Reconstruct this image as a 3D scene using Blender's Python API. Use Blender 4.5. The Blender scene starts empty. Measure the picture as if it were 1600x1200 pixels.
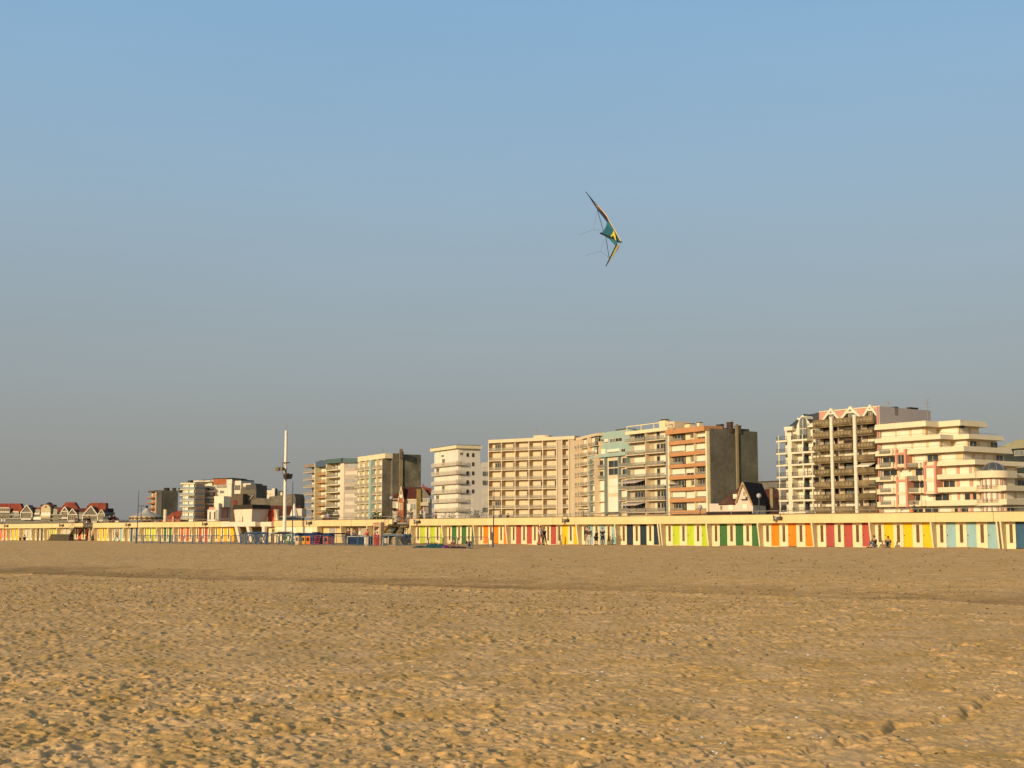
import bpy, math, random
import numpy as np
from mathutils import Vector, Matrix
random.seed(7)
sc = bpy.context.scene
col = sc.collection
# ---------------------------------------------------------------- camera, sky, sun
F = 2100.0                      # focal length in pixels of the 1600 px wide photograph
PIT = math.atan(234/F); CP, SP = math.cos(PIT), math.sin(PIT)
EYE = 1.1
cd = bpy.data.cameras.new('camera'); cam = bpy.data.objects.new('camera', cd); col.objects.link(cam)
cd.sensor_width = 36; cd.lens = 36*F/1600; cd.clip_start = .2; cd.clip_end = 20000
cam.location = (0, 0, EYE); cam.rotation_euler = (math.pi/2+PIT, 0, 0)
sc.camera = cam
SUN_EL = math.radians(14.5); SUN_AZ = math.atan2(-.63, -.78)      # from +Y towards +X
sdir = Vector((math.sin(SUN_AZ)*math.cos(SUN_EL), math.cos(SUN_AZ)*math.cos(SUN_EL), math.sin(SUN_EL)))
w = bpy.data.worlds.new('World'); sc.world = w; w.use_nodes = True
nt = w.node_tree; bg = nt.nodes['Background']
sky = nt.nodes.new('ShaderNodeTexSky'); sky.sky_type = 'NISHITA'; sky.sun_disc = False
sky.sun_elevation = SUN_EL; sky.sun_rotation = SUN_AZ; sky.air_density = 1.0; sky.dust_density = 2.5; sky.ozone_density = 1.2
hs = nt.nodes.new('ShaderNodeHueSaturation'); hs.inputs['Saturation'].default_value = 1.0; hs.inputs['Value'].default_value = 1.0
nt.links.new(sky.outputs[0], hs.inputs['Color']); bg.inputs[1].default_value = 0.1
tc = nt.nodes.new('ShaderNodeTexCoord'); sx = nt.nodes.new('ShaderNodeSeparateXYZ'); nt.links.new(tc.outputs['Generated'], sx.inputs[0])
cr = nt.nodes.new('ShaderNodeValToRGB'); nt.links.new(sx.outputs['Z'], cr.inputs[0]); cr.color_ramp.interpolation = 'B_SPLINE'
SKYC = [(0, (.280, .275, .265)), (.045, (.294, .292, .284)), (.112, (.32, .345, .340)), (.247, (.328, .455, .565)), (.40, (.225, .45, .70)), (.7, (.20, .29, .42)), (1, (.17, .24, .34))]
while len(cr.color_ramp.elements) < len(SKYC): cr.color_ramp.elements.new(.5)
for e, (p, c) in zip(cr.color_ramp.elements, SKYC): e.position = p; e.color = (*c, 1)
mxs = nt.nodes.new('ShaderNodeMix'); mxs.data_type = 'RGBA'; dt = nt.nodes.new('ShaderNodeVectorMath'); dt.operation = 'DOT_PRODUCT'; dt.inputs[1].default_value = sdir; nt.links.new(tc.outputs['Generated'], dt.inputs[0])
mr = nt.nodes.new('ShaderNodeMapRange'); mr.inputs[1].default_value = -.2; mr.inputs[2].default_value = .8; mr.inputs[3].default_value = .86; mr.inputs[4].default_value = .0; nt.links.new(dt.outputs['Value'], mr.inputs[0]); nt.links.new(mr.outputs[0], mxs.inputs[0])
nt.links.new(hs.outputs[0], mxs.inputs[6]); vm = nt.nodes.new('ShaderNodeVectorMath'); vm.operation = 'SCALE'; vm.inputs['Scale'].default_value = 10.5; nz = nt.nodes.new('ShaderNodeTexNoise'); nz.inputs['Scale'].default_value = 2.2; nz.inputs['Detail'].default_value = 5; mpp = nt.nodes.new('ShaderNodeMapping'); mpp.inputs['Scale'].default_value = (1, 1, 5); nt.links.new(tc.outputs['Generated'], mpp.inputs[0]); nt.links.new(mpp.outputs[0], nz.inputs['Vector'])      # faint uneven haze
mz = nt.nodes.new('ShaderNodeMapRange'); mz.inputs[1].default_value = .3; mz.inputs[2].default_value = .7; mz.inputs[3].default_value = 10.2; mz.inputs[4].default_value = 10.75; nt.links.new(nz.outputs[0], mz.inputs[0]); nt.links.new(mz.outputs[0], vm.inputs['Scale']); nt.links.new(cr.outputs[0], vm.inputs[0]); nt.links.new(vm.outputs[0], mxs.inputs[7]); nt.links.new(mxs.outputs[2], bg.inputs[0])
sl = bpy.data.lights.new('sun', 'SUN'); sl.energy = 4.25; sl.angle = math.radians(.6); sl.color = (1, .80, .53)
so = bpy.data.objects.new('sun', sl); col.objects.link(so); so.rotation_euler = sdir.to_track_quat('Z', 'Y').to_euler(); so.location = sdir*100
sc.view_settings.view_transform = 'Standard'; sc.view_settings.look = 'None'; sc.view_settings.gamma = 1
sc.view_settings.exposure = 0.0
# ---------------------------------------------------------------- materials
MATS = {}; ALB = .80
def M(name, c, rough=.8, var=.12, scale=1.5, bump=0, streak=False, spec=.3, alpha=1, metal=0, c2=None, bs=None, var2=0):
    if name in MATS: return MATS[name]
    c = tuple(x*ALB for x in c); c2 = tuple(x*ALB for x in c2) if c2 else None
    m = bpy.data.materials.new(name); m.use_nodes = True; n = m.node_tree; b = n.nodes['Principled BSDF']
    b.inputs['Roughness'].default_value = rough; b.inputs['Specular IOR Level'].default_value = spec; b.inputs['Metallic'].default_value = metal
    b.inputs['Alpha'].default_value = alpha
    g = n.nodes.new('ShaderNodeNewGeometry'); mp = n.nodes.new('ShaderNodeMapping')
    mp.inputs['Scale'].default_value = (scale, scale, scale*(.18 if streak else 1))
    n.links.new(g.outputs['Position'], mp.inputs[0])
    no = n.nodes.new('ShaderNodeTexNoise'); no.inputs['Scale'].default_value = 1; no.inputs['Detail'].default_value = 6; no.inputs['Roughness'].default_value = .65
    n.links.new(mp.outputs[0], no.inputs['Vector'])
    r = n.nodes.new('ShaderNodeMapRange'); r.inputs[1].default_value = .3; r.inputs[2].default_value = .7
    n.links.new(no.outputs[0], r.inputs[0])
    mx = n.nodes.new('ShaderNodeMix'); mx.data_type = 'RGBA'
    d = c2 if c2 else tuple(max(0, x*(1-2*var)) for x in c); e = c if c2 else tuple(min(1, x*(1+var*.6)) for x in c)
    mx.inputs[6].default_value = (*d, 1); mx.inputs[7].default_value = (*e, 1)
    n.links.new(r.outputs[0], mx.inputs[0]); out = mx.outputs[2]
    if var2:
        n2 = n.nodes.new('ShaderNodeTexNoise'); n2.inputs['Scale'].default_value = scale*9; n2.inputs['Detail'].default_value = 3
        n.links.new(g.outputs['Position'], n2.inputs['Vector'])
        r2 = n.nodes.new('ShaderNodeMapRange'); r2.inputs[1].default_value = .35; r2.inputs[2].default_value = .65; r2.inputs[3].default_value = 1-var2; r2.inputs[4].default_value = 1+var2*.5
        n.links.new(n2.outputs[0], r2.inputs[0])
        vm = n.nodes.new('ShaderNodeVectorMath'); vm.operation = 'SCALE'; n.links.new(out, vm.inputs[0]); n.links.new(r2.outputs[0], vm.inputs['Scale']); out = vm.outputs[0]
    n.links.new(out, b.inputs['Base Color'])
    if bump:
        nb = n.nodes.new('ShaderNodeTexNoise'); nb.inputs['Scale'].default_value = bs or 8; nb.inputs['Detail'].default_value = 4
        n.links.new(g.outputs['Position'], nb.inputs['Vector'])
        bu = n.nodes.new('ShaderNodeBump'); bu.inputs['Strength'].default_value = 1; bu.inputs['Distance'].default_value = bump
        n.links.new(nb.outputs[0], bu.inputs['Height']); n.links.new(bu.outputs[0], b.inputs['Normal'])
    MATS[name] = m; return m
CREAM = M('cream_paint', (.78, .60, .30), .75, .07, .6, .004, True, var2=.04)
CREAM_L = M('pale_cream_paint', (.84, .70, .42), .75, .06, .8, .003)
FINM = M('fin_paint', (.80, .68, .42), .75, .08, 1, .003)
LOUVRE = M('brown_louvre', (.16, .09, .035), .6, .2, 3)
GLASS = M('window_glass', (.05, .055, .06), .12, .3, .4, spec=.6)
GLASS_B = M('pale_window_glass', (.22, .24, .23), .2, .3, .4, spec=.5)
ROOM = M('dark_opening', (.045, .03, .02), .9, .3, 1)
CONC = M('grey_concrete', (.30, .27, .22), .9, .2, .35, .01, True)
STONE = M('rough_stone', (.13, .10, .06), .95, .5, 6, .05)
WHITE = M('white_render', (.74, .66, .52), .8, .06, .25, 0, True)
PINKW = M('pinkish_render', (.70, .56, .44), .8, .07, .25, 0, True)
TAN = M('tan_render', (.52, .42, .29), .85, .08, .3, 0, True)
SHUT = M('white_shutter', (.86, .78, .60), .6, .05, .5)
SHUT2 = M('beige_shutter', (.66, .56, .42), .6, .05, .5)
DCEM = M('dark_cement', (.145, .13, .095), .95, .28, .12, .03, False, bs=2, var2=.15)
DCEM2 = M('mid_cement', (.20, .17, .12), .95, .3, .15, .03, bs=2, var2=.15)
RAILM = M('weathered_rail', (.30, .27, .21), .6, .1, 1)
RAILG = M('railing_glass', (.42, .38, .28), .3, .1, .5, alpha=.45)
DRAIL = M('dark_railing', (.06, .07, .06), .6, .1, 1)
STEEL = M('galvanised_steel', (.32, .31, .28), .45, .15, 2, metal=.5)
BLUE = M('blue_paint', (.045, .11, .21), .5, .2, 3)
NAVY = M('navy_pad', (.015, .035, .09), .6, .3, 2)
RTILE = M('red_tile', (.30, .065, .035), .9, .3, .5, .02, bs=3, var2=.2)
RTILE2 = M('dark_red_tile', (.10, .028, .018), .9, .3, .5, .02, bs=3, var2=.2)
DTILE = M('brown_black_tile', (.045, .026, .018), .9, .35, .5, .03, bs=4, var2=.25)
SLATE = M('grey_slate', (.07, .075, .075), .6, .2, 1)
ORBR = M('orange_render', (.56, .27, .11), .8, .08, .3)
SALM = M('salmon_render', (.62, .30, .22), .8, .07, .3)
BRICK = M('orange_brick', (.42, .13, .05), .9, .15, .8)
TEAL = M('pale_teal_paint', (.36, .47, .40), .8, .06, .3, 0, True)
TEALD = M('teal_fascia', (.085, .14, .13), .7, .1, .5)
TEALB = M('blue_grey_fascia', (.08, .12, .18), .7, .1, .5)
GREY = M('grey_render', (.34, .33, .28), .85, .08, .3, 0, True)
OLIVE = M('olive_balcony', (.26, .185, .09), .8, .35, .35, 0, False, var2=.1)
MAUVE = M('mauve_grey_render', (.50, .43, .40), .85, .04, .2, 0, True)
LEAF = M('hedge_leaf', (.07, .09, .03), .8, .4, 3)
SLABG = M('paving_slabs', (.36, .30, .23), .9, .15, .5)
BLACK = M('black_metal', (.02, .02, .02), .5, .1, 2)
DOORC = {'lime': (.50, .62, .03), 'green': (.05, .165, .04), 'orange': (.90, .24, .006), 'crimson': (.47, .085, .06),
         'yellow': (.92, .52, .004), 'light blue': (.31, .50, .50), 'navy blue': (.018, .035, .05), 'blue': (.03, .10, .18), 'pale blue': (.55, .58, .50), 'red': (.60, .10, .05)}
def door_mat(c): return M(c.replace(' ', '_')+'_door_paint', DOORC[c], .6, .10, 1.2, .002, True, var2=.05)
# ---------------------------------------------------------------- mesh builder
class MB:
    def __init__(s): s.v = []; s.f = []; s.mi = []; s.m = 0; s.T = None
    def add(s, vs, fs):
        o = len(s.v)
        if s.T is not None: vs = [s.T @ Vector(p) for p in vs]
        s.v += [tuple(p) for p in vs]; s.f += [tuple(i+o for i in f) for f in fs]; s.mi += [s.m]*len(fs)
    def box(s, x0, x1, y0, y1, z0, z1):
        if x0 > x1: x0, x1 = x1, x0
        if y0 > y1: y0, y1 = y1, y0
        if z0 > z1: z0, z1 = z1, z0
        s.add([(x0, y0, z0), (x1, y0, z0), (x1, y1, z0), (x0, y1, z0), (x0, y0, z1), (x1, y0, z1), (x1, y1, z1), (x0, y1, z1)],
              [(0, 3, 2, 1), (4, 5, 6, 7), (0, 1, 5, 4), (1, 2, 6, 5), (2, 3, 7, 6), (3, 0, 4, 7)])
    def loft(s, A, B):          # two matching closed loops, capped
        n = len(A); s.add(list(A)+list(B), [tuple(range(n))[::-1], tuple(range(n, 2*n))]+[(i, (i+1) % n, n+(i+1) % n, n+i) for i in range(n)])
    def pz(s, P, z0, z1): s.loft([(x, y, z0) for x, y in P], [(x, y, z1) for x, y in P])      # footprint extruded up
    def py(s, P, y0, y1): s.loft([(x, y0, z) for x, z in P], [(x, y1, z) for x, z in P])      # elevation extruded inland
    def roof(s, P, lean, th, y0=0):     # elevation polygon leaning back with height
        zb = min(z for _, z in P)
        s.loft([(x, y0+(z-zb)*lean, z) for x, z in P], [(x, y0+(z-zb)*lean+th, z-.02) for x, z in P])
    def cyl(s, p, q, r, r2=None, n=10):
        p, q = Vector(p), Vector(q); d = (q-p).normalized(); a = d.orthogonal().normalized(); b = d.cross(a); r2 = r if r2 is None else r2
        an = [2*math.pi*i/n for i in range(n)]
        s.loft([p+(a*math.cos(t)+b*math.sin(t))*r for t in an], [q+(a*math.cos(t)+b*math.sin(t))*r2 for t in an])
    def path(s, pts, r, n=6):
        for a, b in zip(pts[:-1], pts[1:]): s.cyl(a, b, r, n=n)
    def ring(s, c, r, w, ax, n=20):
        c = Vector(c); ax = Vector(ax).normalized(); a = ax.orthogonal().normalized(); b = ax.cross(a)
        P = [c+(a*math.cos(2*math.pi*i/n)+b*math.sin(2*math.pi*i/n))*r for i in range(n)]
        s.path(P+[P[0]], w, 5)
    def ball(s, c, rx, ry=None, rz=None, n=12, m=8, z0=-1):
        ry = ry or rx; rz = rz or rx; vs = []; fs = []
        for j in range(m+1):
            t = math.asin(z0)+(math.pi/2-math.asin(z0))*j/m
            for i in range(n):
                a = 2*math.pi*i/n; vs.append((c[0]+rx*math.cos(t)*math.cos(a), c[1]+ry*math.cos(t)*math.sin(a), c[2]+rz*math.sin(t)))
        for j in range(m):
            for i in range(n): fs.append((j*n+i, j*n+(i+1) % n, (j+1)*n+(i+1) % n, (j+1)*n+i))
        s.add(vs, fs)
    def build(s, name, mats, parent=None, loc=(0, 0, 0), rz=0, smooth=False):
        me = bpy.data.meshes.new(name); me.from_pydata(s.v, [], s.f)
        for m in (mats if isinstance(mats, (list, tuple)) else [mats]): me.materials.append(m)
        me.polygons.foreach_set('material_index', s.mi)
        if smooth: me.polygons.foreach_set('use_smooth', [True]*len(s.f))
        me.update(); o = bpy.data.objects.new(name, me); col.objects.link(o)
        o.location = loc; o.rotation_euler = (0, 0, rz)
        if parent: o.parent = parent
        return o
def tag(o, label=None, cat=None, group=None, kind=None):
    if label: o['label'] = label
    if cat: o['category'] = cat
    if group: o['group'] = group
    if kind: o['kind'] = kind
    return o
def thing(name, label, cat, loc=(0, 0, 0), rz=0, group=None):
    o = bpy.data.objects.new(name, None); col.objects.link(o); o.location = loc; o.rotation_euler = (0, 0, rz); o.empty_display_size = .3
    return tag(o, label, cat, group)
def copy_tree(o, parent=None):
    c = o.copy(); col.objects.link(c)
    if parent: c.parent = parent
    for ch in list(o.children): copy_tree(ch, c)
    return c
# ---------------------------------------------------------------- photograph pixel -> ray; frames standing in the world
def ray(px, py):
    u = (px-800)/F; v = (600-py)/F
    return u, CP-v*SP, SP+v*CP
class Fr:
    """A vertical facade line: origin O, u along it (to the right), inland axis t."""
    def __init__(s, O, u):
        n = math.hypot(*u); s.O = O; s.u = (u[0]/n, u[1]/n); s.rz = math.atan2(s.u[1], s.u[0])
    def at(s, px, py=834, t=0):
        r = ray(px, py); ox, oy = s.O[0]-s.u[1]*t, s.O[1]+s.u[0]*t
        D = -s.u[0]*r[1]+r[0]*s.u[1]; k = (-s.u[0]*oy+s.u[1]*ox)/D
        return (ox*r[1]-r[0]*oy)/D, EYE+k*r[2]
    def s(s, px, t=0, py=834): return s.at(px, py, t)[0]
    def z(s, px, py, t=0): return s.at(px, py, t)[1]
    def w(s, a, t, z=0): return (s.O[0]+s.u[0]*a-s.u[1]*t, s.O[1]+s.u[1]*a+s.u[0]*t, z)
    def tpx(s, px, a):      # how far inland, at a along the line, the pixel column px is met
        ux, uy = s.u; r = (px-800)/F/CP; x0, y0 = s.O[0]+ux*a, s.O[1]+uy*a
        return (r*y0-x0)/(-uy-r*ux)
WL = Fr((-87.198, 230.13), (.68943, -.72435))       # the long beach-cabin wall
DECK = 2.1
# ================================================================ SAND
rng = np.random.RandomState(3)
def vnoise(x, y, seed):
    R = np.random.RandomState(seed).rand(256, 256); xi = np.floor(x).astype(np.int64); yi = np.floor(y).astype(np.int64)
    fx = x-xi; fy = y-yi; fx = fx*fx*(3-2*fx); fy = fy*fy*(3-2*fy); a = xi & 255; b = yi & 255; a1 = (a+1) & 255; b1 = (b+1) & 255
    return (R[a, b]*(1-fx)+R[a1, b]*fx)*(1-fy)+(R[a, b1]*(1-fx)+R[a1, b1]*fx)*fy-.5
def pits(x, y, cell, seed, rmin, rmax, dep, prob):
    """trodden dry sand: low heaps that rise gently and break off steeply on one side, each with a hollow behind the break"""
    R = np.random.RandomState(seed).rand(128, 128, 6); xi = np.floor(x/cell).astype(np.int64); yi = np.floor(y/cell).astype(np.int64); h = np.zeros_like(x)
    for i in (-1, 0, 1):
        for j in (-1, 0, 1):
            q = R[(xi+i) & 127, (yi+j) & 127]
            cx = (xi+i+q[..., 0])*cell; cy = (yi+j+q[..., 1])*cell; r = rmin+(rmax-rmin)*q[..., 2]; a = (q[..., 3]-.45)*1.5
            dx = x-cx; dy = y-cy; u = (dx*np.cos(a)+dy*np.sin(a))/r; v = (-dx*np.sin(a)+dy*np.cos(a))/r
            u = u+.22*v*v+.3*np.sin(v*2.3+q[..., 4]*40); up = np.clip((u+2.6)/2.6, 0, 1); up = up*up*(3-2*up); dn = 1-np.clip(u/.75, 0, 1); dn = dn*dn*(3-2*dn)
            k = np.where(q[..., 4] < prob, dep*(.35+q[..., 5]*.9), 0)
            h += k*np.exp(-v*v*.5)*(np.where(u < 0, up, dn)*.75-.65*np.exp(-((u-1.05)/.65)**2))
    return h
def hollows(x, y, cell, seed, rmin, rmax, dep, prob):
    R = np.random.RandomState(seed).rand(128, 128, 6); xi = np.floor(x/cell).astype(np.int64); yi = np.floor(y/cell).astype(np.int64); h = np.zeros_like(x)
    for i in (-1, 0, 1):
        for j in (-1, 0, 1):
            q = R[(xi+i) & 127, (yi+j) & 127]; cx = (xi+i+q[..., 0])*cell; cy = (yi+j+q[..., 1])*cell; r = rmin+(rmax-rmin)*q[..., 2]; a = q[..., 3]*6.28
            dx = x-cx; dy = y-cy; u = (dx*np.cos(a)+dy*np.sin(a))/(r*1.35); v = (-dx*np.sin(a)+dy*np.cos(a))/(r*.75); d2 = u*u+v*v
            h += np.where(q[..., 4] < prob, dep*(.4+q[..., 5]*.9), 0)*(-np.exp(-d2*1.6)+.3*np.exp(-((np.sqrt(d2)-1.45)**2)*5))
    return h
def sand_z(X, Y):
    X = np.asarray(X, float); Y = np.asarray(Y, float)
    t = (X+87.198)*.72435+(Y-230.13)*.68943; d = -t; s = (X+87.198)*.68943-(Y-230.13)*.72435
    dc = np.interp(s, [60, 161, 180, 205, 240], [72, 67.5, 64, 59.2, 57])+vnoise(X*.09, Y*.09, 11)*3+vnoise(X*.35, Y*.35, 12)*1.1
    near = -.9-.0008*np.maximum(d-dc, 0)
    a = np.clip((dc-d)/4.5, 0, 1); a = a**1.3; crest = -.9-1.0*a
    slope = -1.9*np.clip((d-5)/(dc-11), 0, 1)**.9
    m = np.clip((dc-3.5-d)/5, 0, 1); m = m*m*(3-2*m)
    z = np.where(d > dc, near, crest*(1-m)+slope*m)
    z = z + np.where(d > dc, .05*np.exp(-((d-dc)/1.6)**2), .05*np.exp(-((d-dc)/.8)**2))
    rough = np.clip(d/14, .12, 1)*np.where((d < dc-1), np.where(d > dc-9, .4, 1.0), 1.0)
    big = vnoise(X*.13, Y*.13, 1)*.12+vnoise(X*.4, Y*.4, 2)*.06
    med = vnoise(X*1.3, Y*1.3, 4)*.034+vnoise(X*3.1+9, Y*3.1, 5)*.016+vnoise(X*6.5+2, Y*6.5, 15)*.011
    patch = np.clip(vnoise(X*.22+3, Y*.22, 6)*1.1+1.0, .8, 1.25)
    h = pits(X, Y, .50, 8, .06, .12, .040, .65)+pits(X+5, Y+3, .28, 9, .035, .07, .028, .7)+pits(X+7, Y+1, .17, 10, .02, .04, .017, .75)+hollows(X, Y, .55, 41, .08, .15, .030, .6)+hollows(X+3, Y+8, .26, 42, .04, .08, .020, .7)
    cl = vnoise(X*15, Y*15, 14)*.011+vnoise(X*27, Y*27, 16)*.006
    # one broken line of footprints on the right
    p0 = np.array([2.6, 13.0]); p1 = np.array([6.3, 17.2]); L = np.hypot(*(p1-p0)); e = (p1-p0)/L
    al = (X-p0[0])*e[0]+(Y-p0[1])*e[1]; ac = -(X-p0[0])*e[1]+(Y-p0[1])*e[0]+vnoise(al*.8, al*0, 20)*.3
    ph = np.abs(((al/.30) % 1)-.5)*.30; side = np.where((np.floor(al/.30) % 2) == 0, .045, -.045)
    rg_ = ac+vnoise(X*2.2, Y*2.2, 23)*.3+vnoise(X*7, Y*7, 25)*.05+side*.3; tr = np.where((al > 0) & (al < L), (.040+vnoise(X*3, Y*3, 24)*.05)*np.where(rg_ > 0, np.exp(-rg_/.3), 1)*(1/(1+np.exp(-rg_/.014)))-.030*np.exp(-((rg_+.05)/.07)**2)*((al > 0) & (al < L)), 0)
    inner = np.clip((d+1)/3, 0, 1)
    z = z+(vnoise(X*.35, Y*.35, 21)*.16+vnoise(X*1.3, Y*1.3, 22)*.07)*np.exp(-np.maximum(d, 0)/4)+.02*np.exp(-np.maximum(d, 0)/3)
    return np.where(t > .7, -.4, z+inner*rough*(big*np.clip(d/30, .1, 1)+med*(.35+.65*patch)+(h*.84+cl)*patch+tr))
def make_sand():
    rr = np.concatenate([[.3, 1.5, 3, 4.5, 6], np.arange(7, 22, .026), np.arange(22, 72, .055), np.arange(72, 110, .14), np.arange(110, 240, .6), np.geomspace(242, 6000, 30)])
    an = np.radians(np.concatenate([np.linspace(-88, -46, 16), np.linspace(-43, -25.2, 150), np.linspace(-25, 25, 860), np.linspace(25.2, 43, 150), np.linspace(46, 88, 16)]))
    Rg, A = np.meshgrid(rr, an, indexing='ij'); X = Rg*np.sin(A); Y = Rg*np.cos(A); Z = sand_z(X, Y)
    Z = np.where(Rg > 300, np.minimum(Z, -.4), Z)
    nr, nc = X.shape; V = np.stack([X, Y, Z], -1).reshape(-1, 3).astype(np.float32)
    i = np.arange(nr-1)[:, None]*nc+np.arange(nc-1)[None, :]; Q = np.stack([i, i+1, i+1+nc, i+nc], -1).reshape(-1, 4).astype(np.int32)
    me = bpy.data.meshes.new('sand'); me.vertices.add(len(V)); me.vertices.foreach_set('co', V.ravel())
    me.loops.add(Q.size); me.loops.foreach_set('vertex_index', Q.ravel()); me.polygons.add(len(Q)); me.polygons.foreach_set('loop_start', np.arange(0, Q.size, 4, dtype=np.int32))
    me.update(calc_edges=True); me.polygons.foreach_set('use_smooth', np.ones(len(Q), bool))
    m = bpy.data.materials.new('dry_beach_sand'); m.use_nodes = True; n = m.node_tree; b = n.nodes['Principled BSDF']; b.inputs['Roughness'].default_value = .95; b.inputs['Specular IOR Level'].default_value = .1
    g = n.nodes.new('ShaderNodeNewGeometry'); L = n.links.new
    def noise(s, det=4, rg=.6):
        q = n.nodes.new('ShaderNodeTexNoise'); q.inputs['Scale'].default_value = s; q.inputs['Detail'].default_value = det; q.inputs['Roughness'].default_value = rg; L(g.outputs['Position'], q.inputs['Vector']); return q.outputs[0]
    def rng_(o, a, b_, c, d):
        r = n.nodes.new('ShaderNodeMapRange'); r.inputs[1].default_value = a; r.inputs[2].default_value = b_; r.inputs[3].default_value = c; r.inputs[4].default_value = d; L(o, r.inputs[0]); return r.outputs[0]
    mx = n.nodes.new('ShaderNodeMix'); mx.data_type = 'RGBA'; mx.inputs[6].default_value = (.53, .318, .098, 1); mx.inputs[7].default_value = (.67, .435, .208, 1)
    L(rng_(noise(.9, 8, .75), .36, .64, 0, 1), mx.inputs[0])
    v = n.nodes.new('ShaderNodeVectorMath'); v.operation = 'SCALE'; L(mx.outputs[2], v.inputs[0]); L(rng_(noise(26, 3), .3, .7, .82, 1.14), v.inputs['Scale'])
    sp = n.nodes.new('ShaderNodeSeparateXYZ'); L(g.outputs['Position'], sp.inputs[0]); dm = n.nodes.new('ShaderNodeMix'); dm.data_type = 'RGBA'      # sand colour mixed darker towards the bottom of the hollow
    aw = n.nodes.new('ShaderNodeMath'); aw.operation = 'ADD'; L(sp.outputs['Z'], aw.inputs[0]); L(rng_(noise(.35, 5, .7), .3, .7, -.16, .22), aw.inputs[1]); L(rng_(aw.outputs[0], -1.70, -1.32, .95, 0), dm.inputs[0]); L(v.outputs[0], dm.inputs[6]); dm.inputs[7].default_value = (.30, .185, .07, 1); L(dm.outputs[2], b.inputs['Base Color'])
    ad = n.nodes.new('ShaderNodeMath'); ad.operation = 'ADD'; L(rng_(noise(5, 6, .65), 0, 1, 0, .022), ad.inputs[0]); L(rng_(noise(30, 3), 0, 1, 0, .009), ad.inputs[1])
    bu = n.nodes.new('ShaderNodeBump'); bu.inputs['Strength'].default_value = .8; bu.inputs['Distance'].default_value = 1; L(ad.outputs[0], bu.inputs['Height']); L(bu.outputs[0], b.inputs['Normal'])
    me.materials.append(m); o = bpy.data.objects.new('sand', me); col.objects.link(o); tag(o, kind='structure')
make_sand()
def sz(x, y): return float(sand_z(np.array([x]), np.array([y]))[0])
# ================================================================ PROMENADE AND GROUND
mb = MB(); mb.box(-60, 330, .82, 26, 1.85, DECK); tag(mb.build('promenade', SLABG, None, WL.w(0, 0), WL.rz), kind='structure')
mb = MB(); mb.box(-3500, 3500, 26.0, 6000, 1.0, DECK-.01); tag(mb.build('ground', CONC, None, WL.w(0, 0), WL.rz), kind='structure')
# ---- far hills, seen faintly between the hotel and the round tent
mb = MB(); N = 60; vs = []; fs = []
for i in range(N+1):
    x = -1500+i*36; h = 33+5*math.sin(i*.31+1)+3*math.sin(i*.9)
    for j, (yy, k) in enumerate([(0, 0), (260, .7), (520, 1), (1100, 0)]): vs.append((x, 2900+yy-x*.1, k*h))
for i in range(N):
    for j in range(3): fs.append((i*4+j, i*4+4+j, i*4+5+j, i*4+1+j))
mb.add(vs, fs); tag(mb.build('hills', M('far_wooded_hill', (.10, .13, .14), .9, .2, .01), smooth=True), kind='structure')
# ================================================================ BEACH CABINS
PF = 'promenade parapets above the beach cabins'
def parapet(px0, px1, label, z0=2.0, z1=2.72, t=0, s0=None, s1=None):
    a = WL.s(px0, 0, 822) if s0 is None else s0; b = WL.s(px1, 0, 822) if s1 is None else s1
    r = thing('parapet_wall', label, 'parapet', WL.w(a, t), WL.rz, PF); L = b-a-.015
    m = MB(); m.box(0, L, 0, .22, z0, z1); m.box(0, L, .22, .82, z0, 2.095); m.build('parapet_panel', CREAM, r)
    m = MB()
    for k in range(1, int(L/5.2)+1): x = L*k/(int(L/5.2)+1); m.box(x-.012, x+.012, -.004, 0, z0, z1)
    m.build('panel_joint', TAN, r)
    m = MB(); m.box(0, L, -.03, .27, z1, z1+.055); m.build('coping', M('brown_coping', (.22, .15, .09), .8, .2, 1), r)
    return r
parapet(-220, 129.5, 'yellow cream parapet left of the far stairs under the red roofed hotel')
parapet(145, 358, 'yellow cream parapet between the far stairs and the lifeguard pavilion')
parapet(428, 613, 'cream parapet behind the white mast and the blue playground fence')
parapet(639, 1026, 'long yellow cream parapet between the near stairs and the navy blue doors')
parapet(1026, 1552.5, 'yellow cream parapet above the bright cabins right of the joint at the navy blue doors')
parapet(1553, 1760, 'short yellow cream parapet past the dark vertical joint at the right')
G_C = 'beach cabins built into the promenade wall'
cc = 0
def fin(root, x, w_=.13):
    m = MB(); m.loft([(x, .015, 2.0), (x, .8, 2.0), (x, .8, -.15), (x, .34, -.15)], [(x+w_, .015, 2.0), (x+w_, .8, 2.0), (x+w_, .8, -.15), (x+w_, .34, -.15)])
    m.build('side_fin', FINM, root)
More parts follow.
